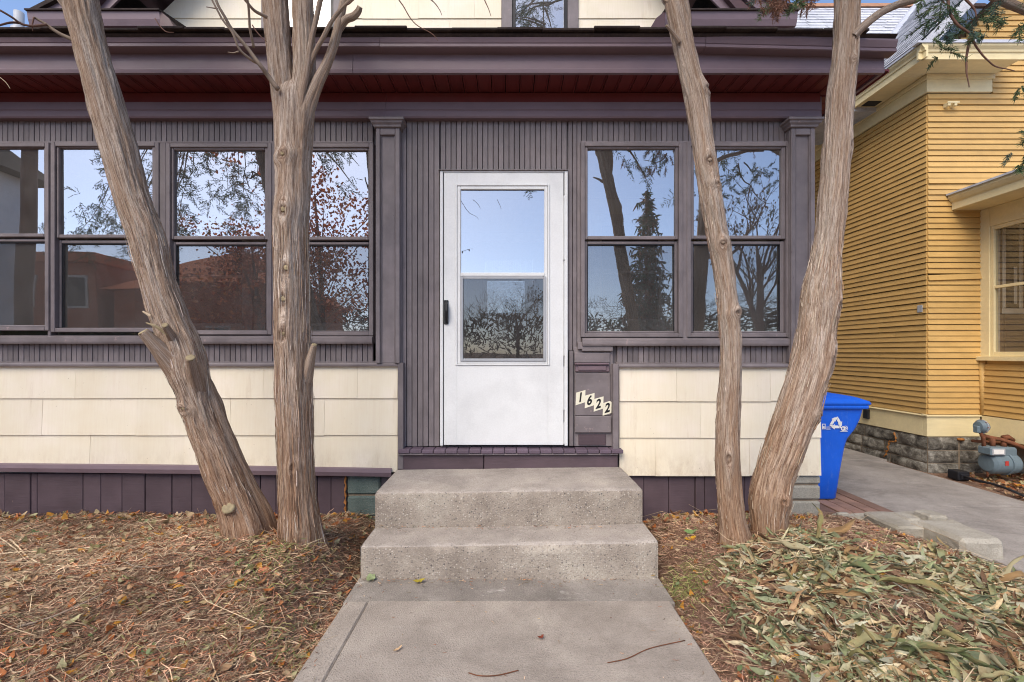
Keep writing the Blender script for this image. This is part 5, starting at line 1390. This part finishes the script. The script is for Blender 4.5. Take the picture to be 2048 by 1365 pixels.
tag(P('black_hose', tube([Vector((x_, y_, .028)) for i, (x_, y_) in enumerate(spline(hose, 40))], .012, 8), m_black, smooth=True), 'black hose running through the leaves beside the drive', 'hose')
tag(P('black_box', join(box(4.55, 4.67, 1.22, 1.34, -.02, .07, .008), box(4.57, 4.65, 1.205, 1.2195, .0, .05, .004)), m_black), 'small black plastic box on leaves near the meter', 'box')

# ================================================================ houses and trees beyond
NB = E('neighbour_house', (-10, 8, 0)); tag(NB, 'brown roofed house far left, only its roof showing above the gutter', 'house')
P('wall', box(-17.6, -11.2, 6.6, 12, 0, 6.6), m_cream, NB)
P('roof', prism('x', [(6.0, 6.4), (8.4, AZ(61.5, 8.4)), (11.5, 6.4)], -18, -10.9), m_shingb, NB)
zp = AZ(25, 8.1)
P('vent_pipe', lathe([(.20, -.75), (.15, -.42), (.10, -.38), (.10, 0), (.085, 0), (.085, -.2)], 16, 'z', (AX(38, 8.1), 8.1, zp)), m_alu, NB, smooth=True)
# across the street, mirrored in the glass
m_brick = paint('red_brick', srgb(182, 100, 66), rough=.9, var=.25, stretch=(9, 9, 14), jit=.05)
m_tile = shingle('rust_roof', srgb(176, 92, 56), srgb(206, 114, 72), srgb(220, 136, 92))
m_whites = paint('white_siding', srgb(220, 220, 216), rough=.5, var=.03, grain=(1, 1, 30), gb=.6, jit=0)
def far_house(name, label, x0, x1, y0, y1, h, rh, wallm, roofm, nwin):
    o = E(name, ((x0 + x1) / 2, y1, 0)); tag(o, label, 'house')
    P('wall', box(x0, x1, y0, y1, -.1, h, .02), wallm, o)
    if rh:
        i = min((x1 - x0), (y1 - y0)) * .42; e = .5
        V = [(x0 - e, y0 - e, h), (x1 + e, y0 - e, h), (x1 + e, y1 + e, h), (x0 - e, y1 + e, h), (x0 + i, (y0 + y1) / 2, h + rh), (x1 - i, (y0 + y1) / 2, h + rh)]
        P('roof', (V, [(0, 1, 5, 4), (1, 2, 5), (2, 3, 4, 5), (3, 0, 4), (3, 2, 1, 0)]), roofm, o)
    else: P('cornice', box(x0 - .3, x1 + .3, y0 - .3, y1 + .3, h, h + .5, .05), roofm, o)
    for k in range(nwin):
        xx = x0 + (x1 - x0) * (k + .7) / (nwin + .4)
        for zz in (1.0, 3.9):
            if zz + 1.6 > h: continue
            w = P('window', ring(xx - .12, xx + 1.12, zz - .12, zz + 1.62, .12, y1 - .02, y1 + .06), m_intrim, o)
            P('pane', box(xx, xx + 1.0, y1 + .001, y1 + .02, zz, zz + 1.5), m_black, w)
    return o
far_house('brick_house', 'brick house with rusty hip roof across the street, mirrored in the porch windows', -21, -12.5, -30, -20.5, 4.8, 2.6, m_brick, m_tile, 4)
far_house('brick_building', 'flat topped brick building across the street, mirrored in the porch windows', -34, -22, -31, -20.5, 6.2, 0, m_brick, m_tile, 5)
far_house('white_house', 'white sided house in the next yard, mirrored in the leftmost porch window', -24, -14.5, -10.2, -7.0, 6.4, 2.0, m_whites, m_shingd, 2)
def bare_tree(name, label, foot, h, seed, spruce=False):
    random.seed(seed); t = E(name, foot); tag(t, label, 'tree', 'trees across the street')
    f = Vector(foot); V, Fc = tube([f, f + Vector((.1, 0, h * .4)), f + Vector((-.1, .1, h * (.98 if spruce else .62)))], [h * .02, h * .014, h * .004], 8)
    S = Strips()
    if spruce:
        P('trunk', (V, Fc), m_twigd, t, smooth=True)
        for k in range(330):
            u = random.random() ** .65; z = h * (1 - u * .92); r = h * .23 * u ** .8 + .1; a = random.uniform(0, 6.28)
            p = f + Vector((random.uniform(-.1, .1), 0, z)); rr = r * random.choice((.45, .7, .9, 1.15)) * random.uniform(.8, 1.1); q_ = p + Vector((math.cos(a) * rr, math.sin(a) * rr, -rr * random.uniform(-.05, .45)))
            S.add(p, q_, .05, jc(BR, .3))
            for j in range(15):
                b_ = p.lerp(q_, random.uniform(.25, 1.02)); S.add(b_, b_ + Vector((random.uniform(-.32, .32), random.uniform(-.32, .32), random.uniform(-.5, .12))), .09, jc(random.choice((G1, G3, BR)), .4))
        S.build('crown', m_cedar, t, f)
    else:
        def grow(p, d, L, r, lev):
            nonlocal V, Fc
            pts = [p]
            for j in range(4):
                d = (d + Vector((random.uniform(-.25, .25), random.uniform(-.25, .25), random.uniform(-.1, .2)))).normalized(); pts.append(pts[-1] + d * L / 4)
            if lev < 3: V, Fc = join((V, Fc), tube(pts, [r, r * .85, r * .7, r * .55, r * .4], 5, False))
            else:
                for a_, b_ in zip(pts, pts[1:]): S.add(a_, b_, max(.012, r * 1.6), jc(srgb(88, 72, 62)[:3]))
                if random.random() < .5: S.add(pts[-1], pts[-1] + Vector((random.uniform(-.05, .05), 0, -.10)), .06, jc(srgb(120, 84, 56)[:3]))
            if lev < 4:
                for j in range(4 if lev else 7):
                    b = pts[random.randrange(1, 5)]; nd = (d + Vector((random.uniform(-1, 1), random.uniform(-1, 1), random.uniform(-.3, .7)))).normalized()
                    grow(b, nd, L * random.uniform(.5, .75), r * .5, lev + 1)
        grow(f + Vector((0, 0, h * .25)), Vector((0, 0, 1)), h * .35, h * .014, 0)
        P('trunk', (V, Fc), m_twigd, t, smooth=True)
        S.build('twigs', m_litter, t, f)
bare_tree('bare_tree', 'bare tree with a few leaves, mirrored in the right windows', (9.5, -14, 0), 9, 31)
bare_tree('bare_tree', 'bare street tree mirrored at the left of the door glass', (-3.2, -17, 0), 7.5, 32)
bare_tree('bare_tree', 'wide bare tree mirrored behind the rightmost trunk', (14, -22, 0), 11, 33)
bare_tree('spruce_tree', 'tall dark spruce mirrored in the right-hand windows', (8.2, -24, 0), 11, 34, True)
bare_tree('bare_tree', 'spreading bare tree mirrored in the lower door glass', (.6, -28, 0), 6.5, 35)
def autumn_tree(label, foot, h, seed):
    random.seed(seed); f = Vector(foot); t = E('autumn_tree', foot); tag(t, label, 'tree', 'trees across the street')
    P('trunk', tube([f, f + Vector((.1, 0, h * .4)), f + Vector((-.1, .1, h * .9))], [h * .02, h * .014, h * .004], 8), m_twigd, t, smooth=True)
    S = Strips(); cl = [f + Vector((random.gauss(0, h * .17), random.gauss(0, h * .15), h * random.uniform(.35, .98))) for _ in range(34)]
    for c_ in cl:
        S.add(f + Vector((0, 0, max(.2 * h, c_.z * .6))), c_, .05, jc(BR, .3))
        for j in range(150):
            p = c_ + Vector((random.gauss(0, .42), random.gauss(0, .42), random.gauss(0, .34)))
            S.add(p, p + Vector((random.uniform(-.1, .1), random.uniform(-.1, .1), random.uniform(-.13, .05))), .09, jc(random.choice([srgb(*q_)[:3] for q_ in ((206, 108, 60), (178, 84, 52), (222, 140, 84), (150, 76, 54))]), .25))
    S.build('crown', m_cedar, t, f)
autumn_tree('rusty orange autumn tree mirrored in the window beside the left pilaster', (-7.6, -14.5, 0), 8.4, 36)
autumn_tree('smaller russet tree mirrored in the window behind the knotty trunk', (-11.6, -17.5, 0), 7.2, 37)
tag(P('street_tree', tube([(-5.9, -2.2, -.1), (-5.95, -2.2, 2), (-6.0, -2.3, 4.5), (-6.1, -2.4, 8)], [.11, .085, .07, .03], 14), m_twigd, None, smooth=True), 'dark trunk at the lot edge, mirrored in the leftmost window', 'tree')
random.seed(40); S = Strips()
for k in range(26000):
    x_ = random.uniform(-80, 80); hh = 6.6 + 2.6 * noise.noise((x_ * .10, 3, 1)) + 1.8 * noise.noise((x_ * .35, 5, 1)); z_ = hh * random.random() ** .6
    w_ = .13 if z_ < hh * .75 else .03
    S.add((x_, -42 + random.uniform(-2, 2), z_), (x_ + random.uniform(-.6, .6), -42 + random.uniform(-2, 2), z_ + random.uniform(-.2, .8)), w_, jc(srgb(84, 76, 66)[:3], .4))
tag(S.build('far_treeline', m_litter, None, (0, -42, 0)), 'dark distant line of trees mirrored low in the glass', 'trees', None, 'stuff')
random.seed(5)
# ================================================================ litter on the ground
def gzv(x, y): return np.array([gz(a, b) for a, b in zip(x, y)])
def bed_pts(n, side, ymin=-2.35):
    """random spots on the beds, denser close to the camera's view"""
    out = []
    while len(out) < n:
        y = random.uniform(ymin, -.02)
        if side == 'l': x = random.uniform(max(-5.3, -1.35 * (CD + y) - .35), -.79)
        else: x = random.uniform(.79, min(2.95, 1.18 * (CD + y) + .2))
        if side == 'l' and y > -.86 and x > -.83: continue
        if y > -1.1 and abs(x) < .835: continue
        out.append((x, y))
    return np.array(out)
PAL = [srgb(*c)[:3] for c in ((160, 116, 92), (136, 100, 82), (178, 136, 110), (120, 90, 74), (194, 158, 128), (104, 80, 68), (150, 126, 100), (182, 122, 90), (210, 182, 150), (134, 116, 92), (170, 150, 122), (120, 112, 88))]
PALR = [srgb(*c)[:3] for c in ((140, 106, 90), (120, 90, 76), (164, 128, 108), (106, 82, 72), (182, 148, 122), (146, 112, 94), (132, 112, 92), (200, 172, 142))]
def needles(name, n, side, pal, label, seed):
    random.seed(seed)
    p = bed_pts(n, side); k = len(p)
    z = gzv(p[:, 0], p[:, 1]); L = rng.uniform(.012, .075, k) * np.where(rng.random(k) < .12, 1.9, 1) * np.where(rng.random(k) < .012, 3.2, 1); a = rng.uniform(0, 2 * np.pi, k); tl = rng.normal(0, .16, k)
    h = rng.uniform(.0, .014, k) + np.abs(tl) * L * .4
    d = np.stack([np.cos(a) * np.cos(tl), np.sin(a) * np.cos(tl), np.sin(tl)], 1) * L[:, None]
    c = np.stack([p[:, 0], p[:, 1], z + h], 1)
    S = Strips(); S.p = list(c - d / 2); S.q = list(c + d / 2); S.w = list(rng.uniform(.0010, .0032, k))
    ci = rng.integers(0, len(pal), k); pt_ = np.array([noise.noise((a_ * 1.5, b_ * 1.5, seed)) + .5 * noise.noise((a_ * 4.5, b_ * 4.5, seed)) for a_, b_ in p])
    col = np.array(pal)[ci] * rng.uniform(.7, 1.75, (k, 1)) * (1.05 + .55 * pt_[:, None])
    straw = (L > .16) | (rng.random(k) < np.clip(.06 + .4 * (side == 'l') * np.exp(-((p[:, 0] + 2.6) / .8) ** 2 - ((p[:, 1] + .95) / .4) ** 2) + .12 * np.clip(pt_, 0, 1), 0, .75))
    col[straw] = np.array(srgb(206, 182, 148)[:3]) * rng.uniform(.7, 1.2, (straw.sum(), 1)); S.c = list(col)
    o = S.build(name, m_litter, None, None, .25); tag(o, label, 'litter', None, 'stuff'); return o
needles('needle_litter', 105000, 'l', PAL, 'reddish brown cedar needles and stems covering the left bed', 51)
needles('needle_litter', 52000, 'r', PALR, 'brown cedar needles and stems covering the right bed', 52)

def leaf_grid(n, pos, L, W, yaw, pitch, roll, curl, cols, fold=.35, droop=0., nu=5, rag=.15):
    """n curled leaves as one array: nu x 3 grid each"""
    u = np.linspace(0, 1, nu); V = np.zeros((n, nu, 3, 3))
    prof = np.sin(np.pi * (u * .93 + .05)) ** .8
    for j, s in enumerate((-1, 0, 1)):
        rg = 1 + rng.uniform(-rag, rag, (n, nu))
        V[:, :, j, 0] = (u - .5)[None] * L[:, None]
        V[:, :, j, 1] = s * prof[None] * W[:, None] * .5 * rg
        V[:, :, j, 2] = abs(s) * fold * W[:, None] * .5 * prof[None] * rng.uniform(-.4, 1.4, (n, nu)) + curl[:, None] * L[:, None] * ((u - .5) ** 2 * 2)[None] - droop * L[:, None] * (u ** 2)[None]
    cr, sr = np.cos(roll)[:, None, None], np.sin(roll)[:, None, None]
    y, z = V[..., 1] * cr - V[..., 2] * sr, V[..., 1] * sr + V[..., 2] * cr
    cp, sp = np.cos(pitch)[:, None, None], np.sin(pitch)[:, None, None]
    x, z = V[..., 0] * cp - z * sp, V[..., 0] * sp + z * cp
    cy, sy = np.cos(yaw)[:, None, None], np.sin(yaw)[:, None, None]
    out = np.stack([x * cy - y * sy, x * sy + y * cy, z], -1) + pos[:, None, None, :]
    quads = np.array([[i * 3 + j, (i + 1) * 3 + j, (i + 1) * 3 + j + 1, i * 3 + j + 1] for i in range(nu - 1) for j in range(2)])
    C = np.repeat(cols, nu * 3, 0) * rng.uniform(.88, 1.12, (n * nu * 3, 1))
    return out.reshape(-1, 3), quads, nu * 3, C
LP = [srgb(*c)[:3] for c in ((196, 158, 118), (176, 124, 84), (206, 180, 140), (160, 100, 66), (188, 116, 66), (150, 140, 96), (214, 190, 156), (170, 150, 112), (134, 96, 70), (206, 148, 60), (178, 172, 130))]
def leaves(name, n, side, label, seed, pts=None, size=(.025, .06)):
    random.seed(seed)
    p = bed_pts(n, side) if pts is None else pts; n = len(p)
    L = rng.uniform(*size, n); z = gzv(p[:, 0], p[:, 1]) + rng.uniform(.004, .022, n)
    V, Q, per, C = leaf_grid(n, np.stack([p[:, 0], p[:, 1], z], 1), L, L * rng.uniform(.35, .6, n), rng.uniform(0, 6.28, n), rng.normal(0, .25, n), rng.normal(0, .35, n), rng.uniform(-.5, .9, n), np.array(LP)[rng.integers(0, len(LP), n)] * rng.uniform(.8, 1.1, (n, 1)))
    tag(grid_obj(name, V, Q, per, n, C, m_leaf), label, 'leaves', None, 'stuff')
leaves('leaf_litter', 2600, 'l', 'small dry leaves scattered through the needles of the left bed', 61)
leaves('leaf_litter', 1000, 'r', 'small dry leaves scattered over the right bed', 62)
pp = []
random.seed(63)
while len(pp) < 800:
    x_, y_ = random.uniform(4.3, 5.6), random.uniform(-.6, 1.5)
    if x_ > 4.34 + .28 * max(0, y_ - .2) + random.uniform(0, .1): pp.append((x_, y_))
leaves('leaf_litter', 0, 'r', 'dry brown leaves heaped below the gas meter', 63, np.array(pp), (.04, .09))
# leaves gathered along the house foot
pp = [(random.uniform(-4, -1.0), -.03 - abs(random.gauss(0, .10))) for _ in range(260)] + [(random.uniform(.85, 2.2), -.03 - abs(random.gauss(0, .12))) for _ in range(180)]
leaves('leaf_litter', 0, 'l', 'dry leaves drifted along the foot of the porch skirting', 64, np.array(pp), (.03, .075))

# green weeds and grass wisps
random.seed(70); S = Strips()
for cx_, cy_, r_, n in ((.95, -.98, .16, 420), (-1.15, -1.15, .2, 160), (-.98, -1.45, .18, 160), (-1.1, -.95, .2, 120), (-1.35, -1.75, .25, 110), (-.92, -1.9, .12, 80), (2.0, -1.0, .3, 60), (-1.9, -1.5, .3, 60), (-2.5, -1.6, .4, 60)):
    for k in range(n):
        x_, y_ = random.gauss(cx_, r_ * .5), random.gauss(cy_, r_ * .5)
        if abs(x_) < .83: continue
        z_ = gz(x_, y_) + .004; a = random.uniform(0, 6.28); L = random.uniform(.03, .085)
        p1 = Vector((x_, y_, z_)); p2 = p1 + Vector((math.cos(a) * L * .5, math.sin(a) * L * .5, L * .45)); p3 = p2 + Vector((math.cos(a) * L * .5, math.sin(a) * L * .5, -L * .15))
        c = jc(random.choice([srgb(*q_)[:3] for q_ in ((138, 144, 84), (112, 132, 72), (176, 168, 112), (160, 150, 98))]), .2)
        S.add(p1, p2, .003, c); S.add(p2, p3, .0024, c)
tag(S.build('grass_wisps', m_litter), 'thin wisps of green and straw grass beside the walk', 'grass', None, 'stuff')
random.seed(71); wp = []
for k in range(46):
    side = random.choice('llr'); (x_, y_), = bed_pts(1, side)
    for j in range(random.randint(3, 7)): wp.append((x_ + random.gauss(0, .022), y_ + random.gauss(0, .022)))
for cx_, cy_ in ((1.98, -.72), (2.05, -.68), (2.2, -.85), (2.45, -.95), (2.25, -.7), (2.6, -.8)):
    for j in range(9): wp.append((cx_ + random.gauss(0, .035), cy_ + random.gauss(0, .035)))
wp = np.array(wp); n = len(wp); L = rng.uniform(.016, .036, n)
V, Q, per, C = leaf_grid(n, np.stack([wp[:, 0], wp[:, 1], gzv(wp[:, 0], wp[:, 1]) + rng.uniform(.012, .035, n)], 1), L, L * .6, rng.uniform(0, 6.28, n), rng.normal(0, .3, n), rng.normal(0, .3, n), rng.uniform(-.2, .3, n), np.array([srgb(*c)[:3] for c in ((118, 138, 86), (104, 124, 80), (138, 152, 108))])[rng.integers(0, 3, n)])
tag(grid_obj('green_weeds', V, Q, per, n, C, m_leaf), 'small green weeds sprouting through the litter', 'weeds', None, 'stuff')

# wilted strap leaves over the right bed: the largest ones are single pieces
random.seed(80)
WP = E('wilted_plants', (1.9, -1.4, .05)); tag(WP, 'flattened wilted grey-green plants spread over the right bed', 'plants')
def wilt_mesh(seed):
    random.seed(seed); nu, nv = 12, 5
    L, W = random.uniform(.11, .21), random.uniform(.018, .042); V, A, Fc = [], [], []
    ph = random.uniform(0, 6); tw = random.uniform(-2.6, 2.6); sw = random.uniform(-.5, .5); bow = random.uniform(.004, .04)
    for i in range(nu):
        u = i / (nu - 1); w = W * (.10 + .90 * math.sin(math.pi * min(1, max(0, (u - .06) / .94)) ** .75) ** .9) * (1 - .05 * u)
        cx_ = L * u; cy_ = sw * L * u * u; cz_ = bow * math.sin(math.pi * u) + .01 * math.sin(u * 9 + ph)
        ro = tw * (u - .3) + .3 * math.sin(u * 7 + ph); fo_ = .85 + .5 * math.sin(u * 5 + ph)
        for j in range(nv):
            s = (j / (nv - 1) - .5) * 2
            yy = s * w * .5 * (1 - .25 * fo_); zz = abs(s) ** 1.3 * w * .5 * fo_ + .0035 * math.sin(u * 22 + s * 5 + ph) * abs(s)
            V.append((cx_, cy_ + yy * math.cos(ro) - zz * math.sin(ro), cz_ + yy * math.sin(ro) + zz * math.cos(ro))); A.append((s * .5, u, 0))
    for i in range(nu - 1):
        for j in range(nv - 1): Fc.append((i * nv + j, (i + 1) * nv + j, (i + 1) * nv + j + 1, i * nv + j + 1))
    me = mesh_of((V, Fc), m_wilt, True, False)
    a = me.attributes.new('vein', 'FLOAT_VECTOR', 'POINT'); a.data.foreach_set('vector', np.array(A, np.float32).ravel()); return me
WM = [wilt_mesh(100 + k) for k in range(28)]
def wilt_ok(x, y):
    lim = .93 + .22 * smooth(-1.5, -1.05, y)
    d = smooth(lim - .06, lim + .14, x) * (1 - .75 * smooth(2.2, 2.8, x) * smooth(-1.5, -1.0, y)) * (1 - .45 * smooth(-1.2, -.9, y)) * (1 - smooth(2.75, 2.95, x))
    d *= .5 + .5 * smooth(-.25, .15, noise.noise((x * 2.6, y * 2.6, 7)))
    return random.random() < d
crowns = []
random.seed(82)
while len(crowns) < 92:
    y = random.uniform(-2.05, -.92); x = random.uniform(.9, min(2.85, 1.15 * (CD + y) + .15))
    if wilt_ok(x, y): crowns.append((x, y, random.uniform(-.9, .5)))
def wilt_leaf():
    cx_, cy_, a0 = random.choice(crowns); a = a0 + random.gauss(0, .85); d = abs(random.gauss(0, .07))
    return cx_ + math.cos(a) * d + random.gauss(0, .025), cy_ + math.sin(a) * d + random.gauss(0, .025), a
for k in range(300):
    while True:
        x_, y_, a = wilt_leaf()
        if x_ > .86: break
    o = P('leaf', random.choice(WM), None, WP, (x_, y_, gz(x_, y_) + .008 + abs(random.gauss(0, .016))))
    s = random.choice((.45, .6, .75, .9, 1.0, 1.2, 1.4)) * random.uniform(.9, 1.1); o.scale = (s, s * random.uniform(.7, 1.25), s)
    o.rotation_euler = (random.gauss(0, 1.0), random.gauss(.05, .28), a)
# the rest of the flattened foliage: thin strips and stems, one mass
random.seed(84); n = 6800
sp_ = [wilt_leaf() for _ in range(n)]; an = np.array([p[2] for p in sp_]) + rng.normal(0, .35, n); sp_ = np.array([p[:2] for p in sp_]) + rng.normal(0, .05, (n, 2)); L = rng.uniform(.03, .15, n)
sp_[:, 0] = np.maximum(sp_[:, 0], .86)
WC = np.array([srgb(*c)[:3] for c in ((160, 168, 124), (146, 152, 116), (184, 178, 142), (198, 176, 136), (172, 140, 104), (132, 138, 106), (192, 190, 164), (206, 192, 158), (150, 114, 84), (120, 92, 70))])
V, Q, per, C = leaf_grid(n, np.stack([sp_[:, 0], sp_[:, 1], gzv(sp_[:, 0], sp_[:, 1]) + rng.uniform(.004, .032, n)], 1), L, L * rng.uniform(.03, .24, n), an, rng.normal(0, .24, n), rng.normal(0, 1.2, n), rng.uniform(-.8, .5, n), WC[rng.integers(0, len(WC), n)] * rng.uniform(.85, 1.25, (n, 1)), 1.1, 0, 7, .3)
o = grid_obj('flattened_foliage', V, Q, per, n, C, m_leaf, WP, (1.9, -1.4, .05)); o['kind'] = 'stuff'
# limp curved stalks
S = Strips()
for k in range(420):
    x_, y_, a = wilt_leaf(); p = Vector((x_, y_, gz(x_, y_) + .015)); a += random.gauss(0, .4); col = jc(random.choice([tuple(c) for c in WC[[2, 3, 6, 7, 4]]]), .15); tu = random.uniform(-.5, .5)
    m = random.randint(4, 9); hh = random.uniform(.0, .035)
    for j in range(m):
        q_ = p + Vector((math.cos(a) * .022, math.sin(a) * .022, 0)); q_.z = gz(q_.x, q_.y) + .014 + hh * math.sin(math.pi * (j + 1) / m); S.add(p, q_, .0034, col); p = q_; a += tu * .4
o = S.build('limp_stalks', m_litter, WP, (1.9, -1.4, .05)); o['kind'] = 'stuff'

# pale stems, sticks
random.seed(90)
def ground_stem(name, pts, r, mat, label, cat, group=None, lift=.016):
    w = []
    for px, py in pts:
        D = F * (CH - .10) / (py - CY); x_ = (px - CX) * D / F; y_ = D - CD; w.append((x_, y_))
    sp = spline(w, 28)
    V = [Vector((a, b, gz(a, b) + lift + .004 * noise.noise((a * 9, b * 9, 1)))) for i, (a, b) in enumerate(sp)]
    tag(P(name, tube(V, [r * (1 - .5 * i / 27) for i in range(28)], 6), mat, smooth=True), label, cat, group)
STEMS = ['longest pale stem, sweeping low across the left bed', 'pale stem running from mid bed towards the leaning trunk', 'short pale stem slanting down at the left picture edge', 'small pale stem crossing the one towards the trunk', 'pale stem entering from the left edge above the longest one', 'short pale stem lying nearest the skirting planks', 'pale stem at the bottom left corner, lying level', 'tiny hooked pale stem in the bottom left corner', 'pale stem tip nearest the foot of the leaning trunk']
for k, p in enumerate(([(20, 1110), (60, 1155), (110, 1172), (190, 1172), (290, 1150)], [(100, 1140), (180, 1130), (230, 1126), (300, 1100), (400, 1090)], [(0, 1105), (30, 1135), (62, 1168)], [(250, 1138), (272, 1120), (290, 1106)], [(-20, 1150), (60, 1140), (140, 1150)], [(150, 1105), (210, 1098), (260, 1100)], [(-10, 1318), (40, 1312), (90, 1306)], [(20, 1325), (26, 1350), (60, 1344)], [(300, 1100), (360, 1094), (420, 1098)])):
    ground_stem('dry_stem', p, .0042, m_straw, STEMS[k], 'stem', 'pale stems on the left bed')
ground_stem('stick', [(35, 1275), (110, 1262), (170, 1244), (222, 1226)], .006, m_twig, 'grey stick slanting across the lower left needles', 'stick')
ground_stem('stick', [(205, 1178), (245, 1178), (275, 1194), (330, 1198), (380, 1190)], .004, m_twig, 'thin grey twig curving across the middle of the left bed', 'stick')
ground_stem('stick', [(370, 1104), (378, 1126), (372, 1152)], .007, m_twig, 'short grey stick pointing to the camera on the left bed', 'stick')
ground_stem('stick', [(235, 1210), (280, 1222), (325, 1240), (355, 1280)], .0035, m_rust, 'thin reddish twig on the left bed', 'stick')
# bits on the concrete
def flat_twig(pts, z, r, label):
    w = []
    for px, py in pts:
        D = F * (CH - z) / (py - CY); w.append(((px - CX) * D / F, D - CD))
    sp = spline(w, 18); tag(P('twig', tube([Vector((a, b, z + r)) for a, b in sp], r, 6), m_rust, smooth=True), label, 'twig')
flat_twig([(937, 1347), (960, 1353), (995, 1352), (1037, 1342)], .052, .002, 'thin reddish twig lying on the front walk')
flat_twig([(1215, 1327), (1255, 1318), (1300, 1298), (1370, 1282)], .052, .0018, 'long thin twig at the right edge of the front walk')
def one_leaf(px, py, z, L, W, yaw, col, label, curl=.3, nm='fallen_leaf', tilt=0.):
    D = F * (CH - z) / (py - CY); x_ = (px - CX) * D / F; y_ = D - CD
    V, Q, per, C = leaf_grid(1, np.array([[0, 0, 0.]]), np.array([L]), np.array([W]), np.array([yaw]), np.array([tilt]), np.array([tilt * .5]), np.array([curl]), np.array([srgb(*col)[:3]]), .3, 0, 9, .12)
    tag(grid_obj(nm, V + np.array([x_, y_, z + .006]), Q, per, 1, C, m_leaf, None, (x_, y_, z)), label, 'leaf')
one_leaf(838, 1165, .042, .065, .03, .3, (176, 160, 60), 'yellow-green leaf on the strip below the steps')
one_leaf(470, 1180, .10, .085, .07, 1.3, (216, 158, 62), 'golden heart shaped leaf on the left bed', .2, tilt=.5)
one_leaf(742, 1158, .045, .06, .045, 1.2, (150, 164, 120), 'pale green leaf at the left foot of the steps', tilt=.3)
one_leaf(1292, 1150, .045, .06, .035, .2, (186, 96, 66), 'red leaf at the right foot of the steps')
one_leaf(1302, 1152, .046, .05, .03, 2.2, (206, 166, 60), 'yellow leaf at the right foot of the steps')
one_leaf(795, 1302, .052, .045, .014, .9, (214, 180, 140), 'tan curled leaf on the front walk')
one_leaf(1081, 1278, .052, .03, .022, .4, (140, 70, 50), 'small dark red scrap on the front walk', .6)
one_leaf(1381, 1080, .14, .075, .035, .1, (214, 164, 40), 'bright yellow leaf beside the slim right trunk', tilt=.2)
one_leaf(1384, 1076 - 10, .15, .09, .045, -.6, (128, 160, 100), 'green leaf beside the slim right trunk', tilt=.3)
one_leaf(415, 1235, .09, .10, .04, .6, (150, 170, 88), 'fresh green leaves lying on the left bed', tilt=.3)
one_leaf(66, 1275, .09, .09, .06, .4, (206, 160, 96), 'orange tan leaf at the lower left', tilt=.3)
one_leaf(4, 1298, .09, .06, .05, .9, (222, 120, 40), 'bright orange leaf at the left picture edge', tilt=.4)
bc_D = F * (CH - .1) / (1200 - CY)
tag(P('brick_chip', box(-.028, .028, -.014, .014, -.012, .014, .009), paint('terracotta', srgb(206, 126, 94), rough=.8, var=.1), None, ((529 - CX) * bc_D / F, bc_D - CD, gz((529 - CX) * bc_D / F, bc_D - CD) + .012), smooth=False, rot=(.1, .1, .35)), 'small orange brick chip on the left bed', 'brick chip')
# crumbs of needles on the treads and the walk
random.seed(95); S = Strips()
for k in range(420):
    m = random.random()
    if m < .35: x_, y_, z_ = random.uniform(-.8, .8), -.60 - abs(random.gauss(0, .03)) - .006, .232
    elif m < .7: x_, y_, z_ = random.uniform(-.8, .8), -.865 - abs(random.gauss(0, .05)), .0425
    elif m < .85: x_, y_, z_ = random.choice((-1, 1)) * (.82 - abs(random.gauss(0, .07))), random.uniform(-2.2, -.9), .0525
    else: x_, y_, z_ = random.uniform(-.75, .75), random.uniform(-2.2, -.9), .0525
    a = random.uniform(0, 6.28); L = random.uniform(.005, .028)
    S.add((x_, y_, z_), (x_ + math.cos(a) * L, y_ + math.sin(a) * L, z_ + .001), .003, jc(random.choice(PAL), .3))
tag(S.build('needle_crumbs', m_litter, None, None, .2), 'loose brown needles on the steps and walk', 'litter', None, 'stuff')
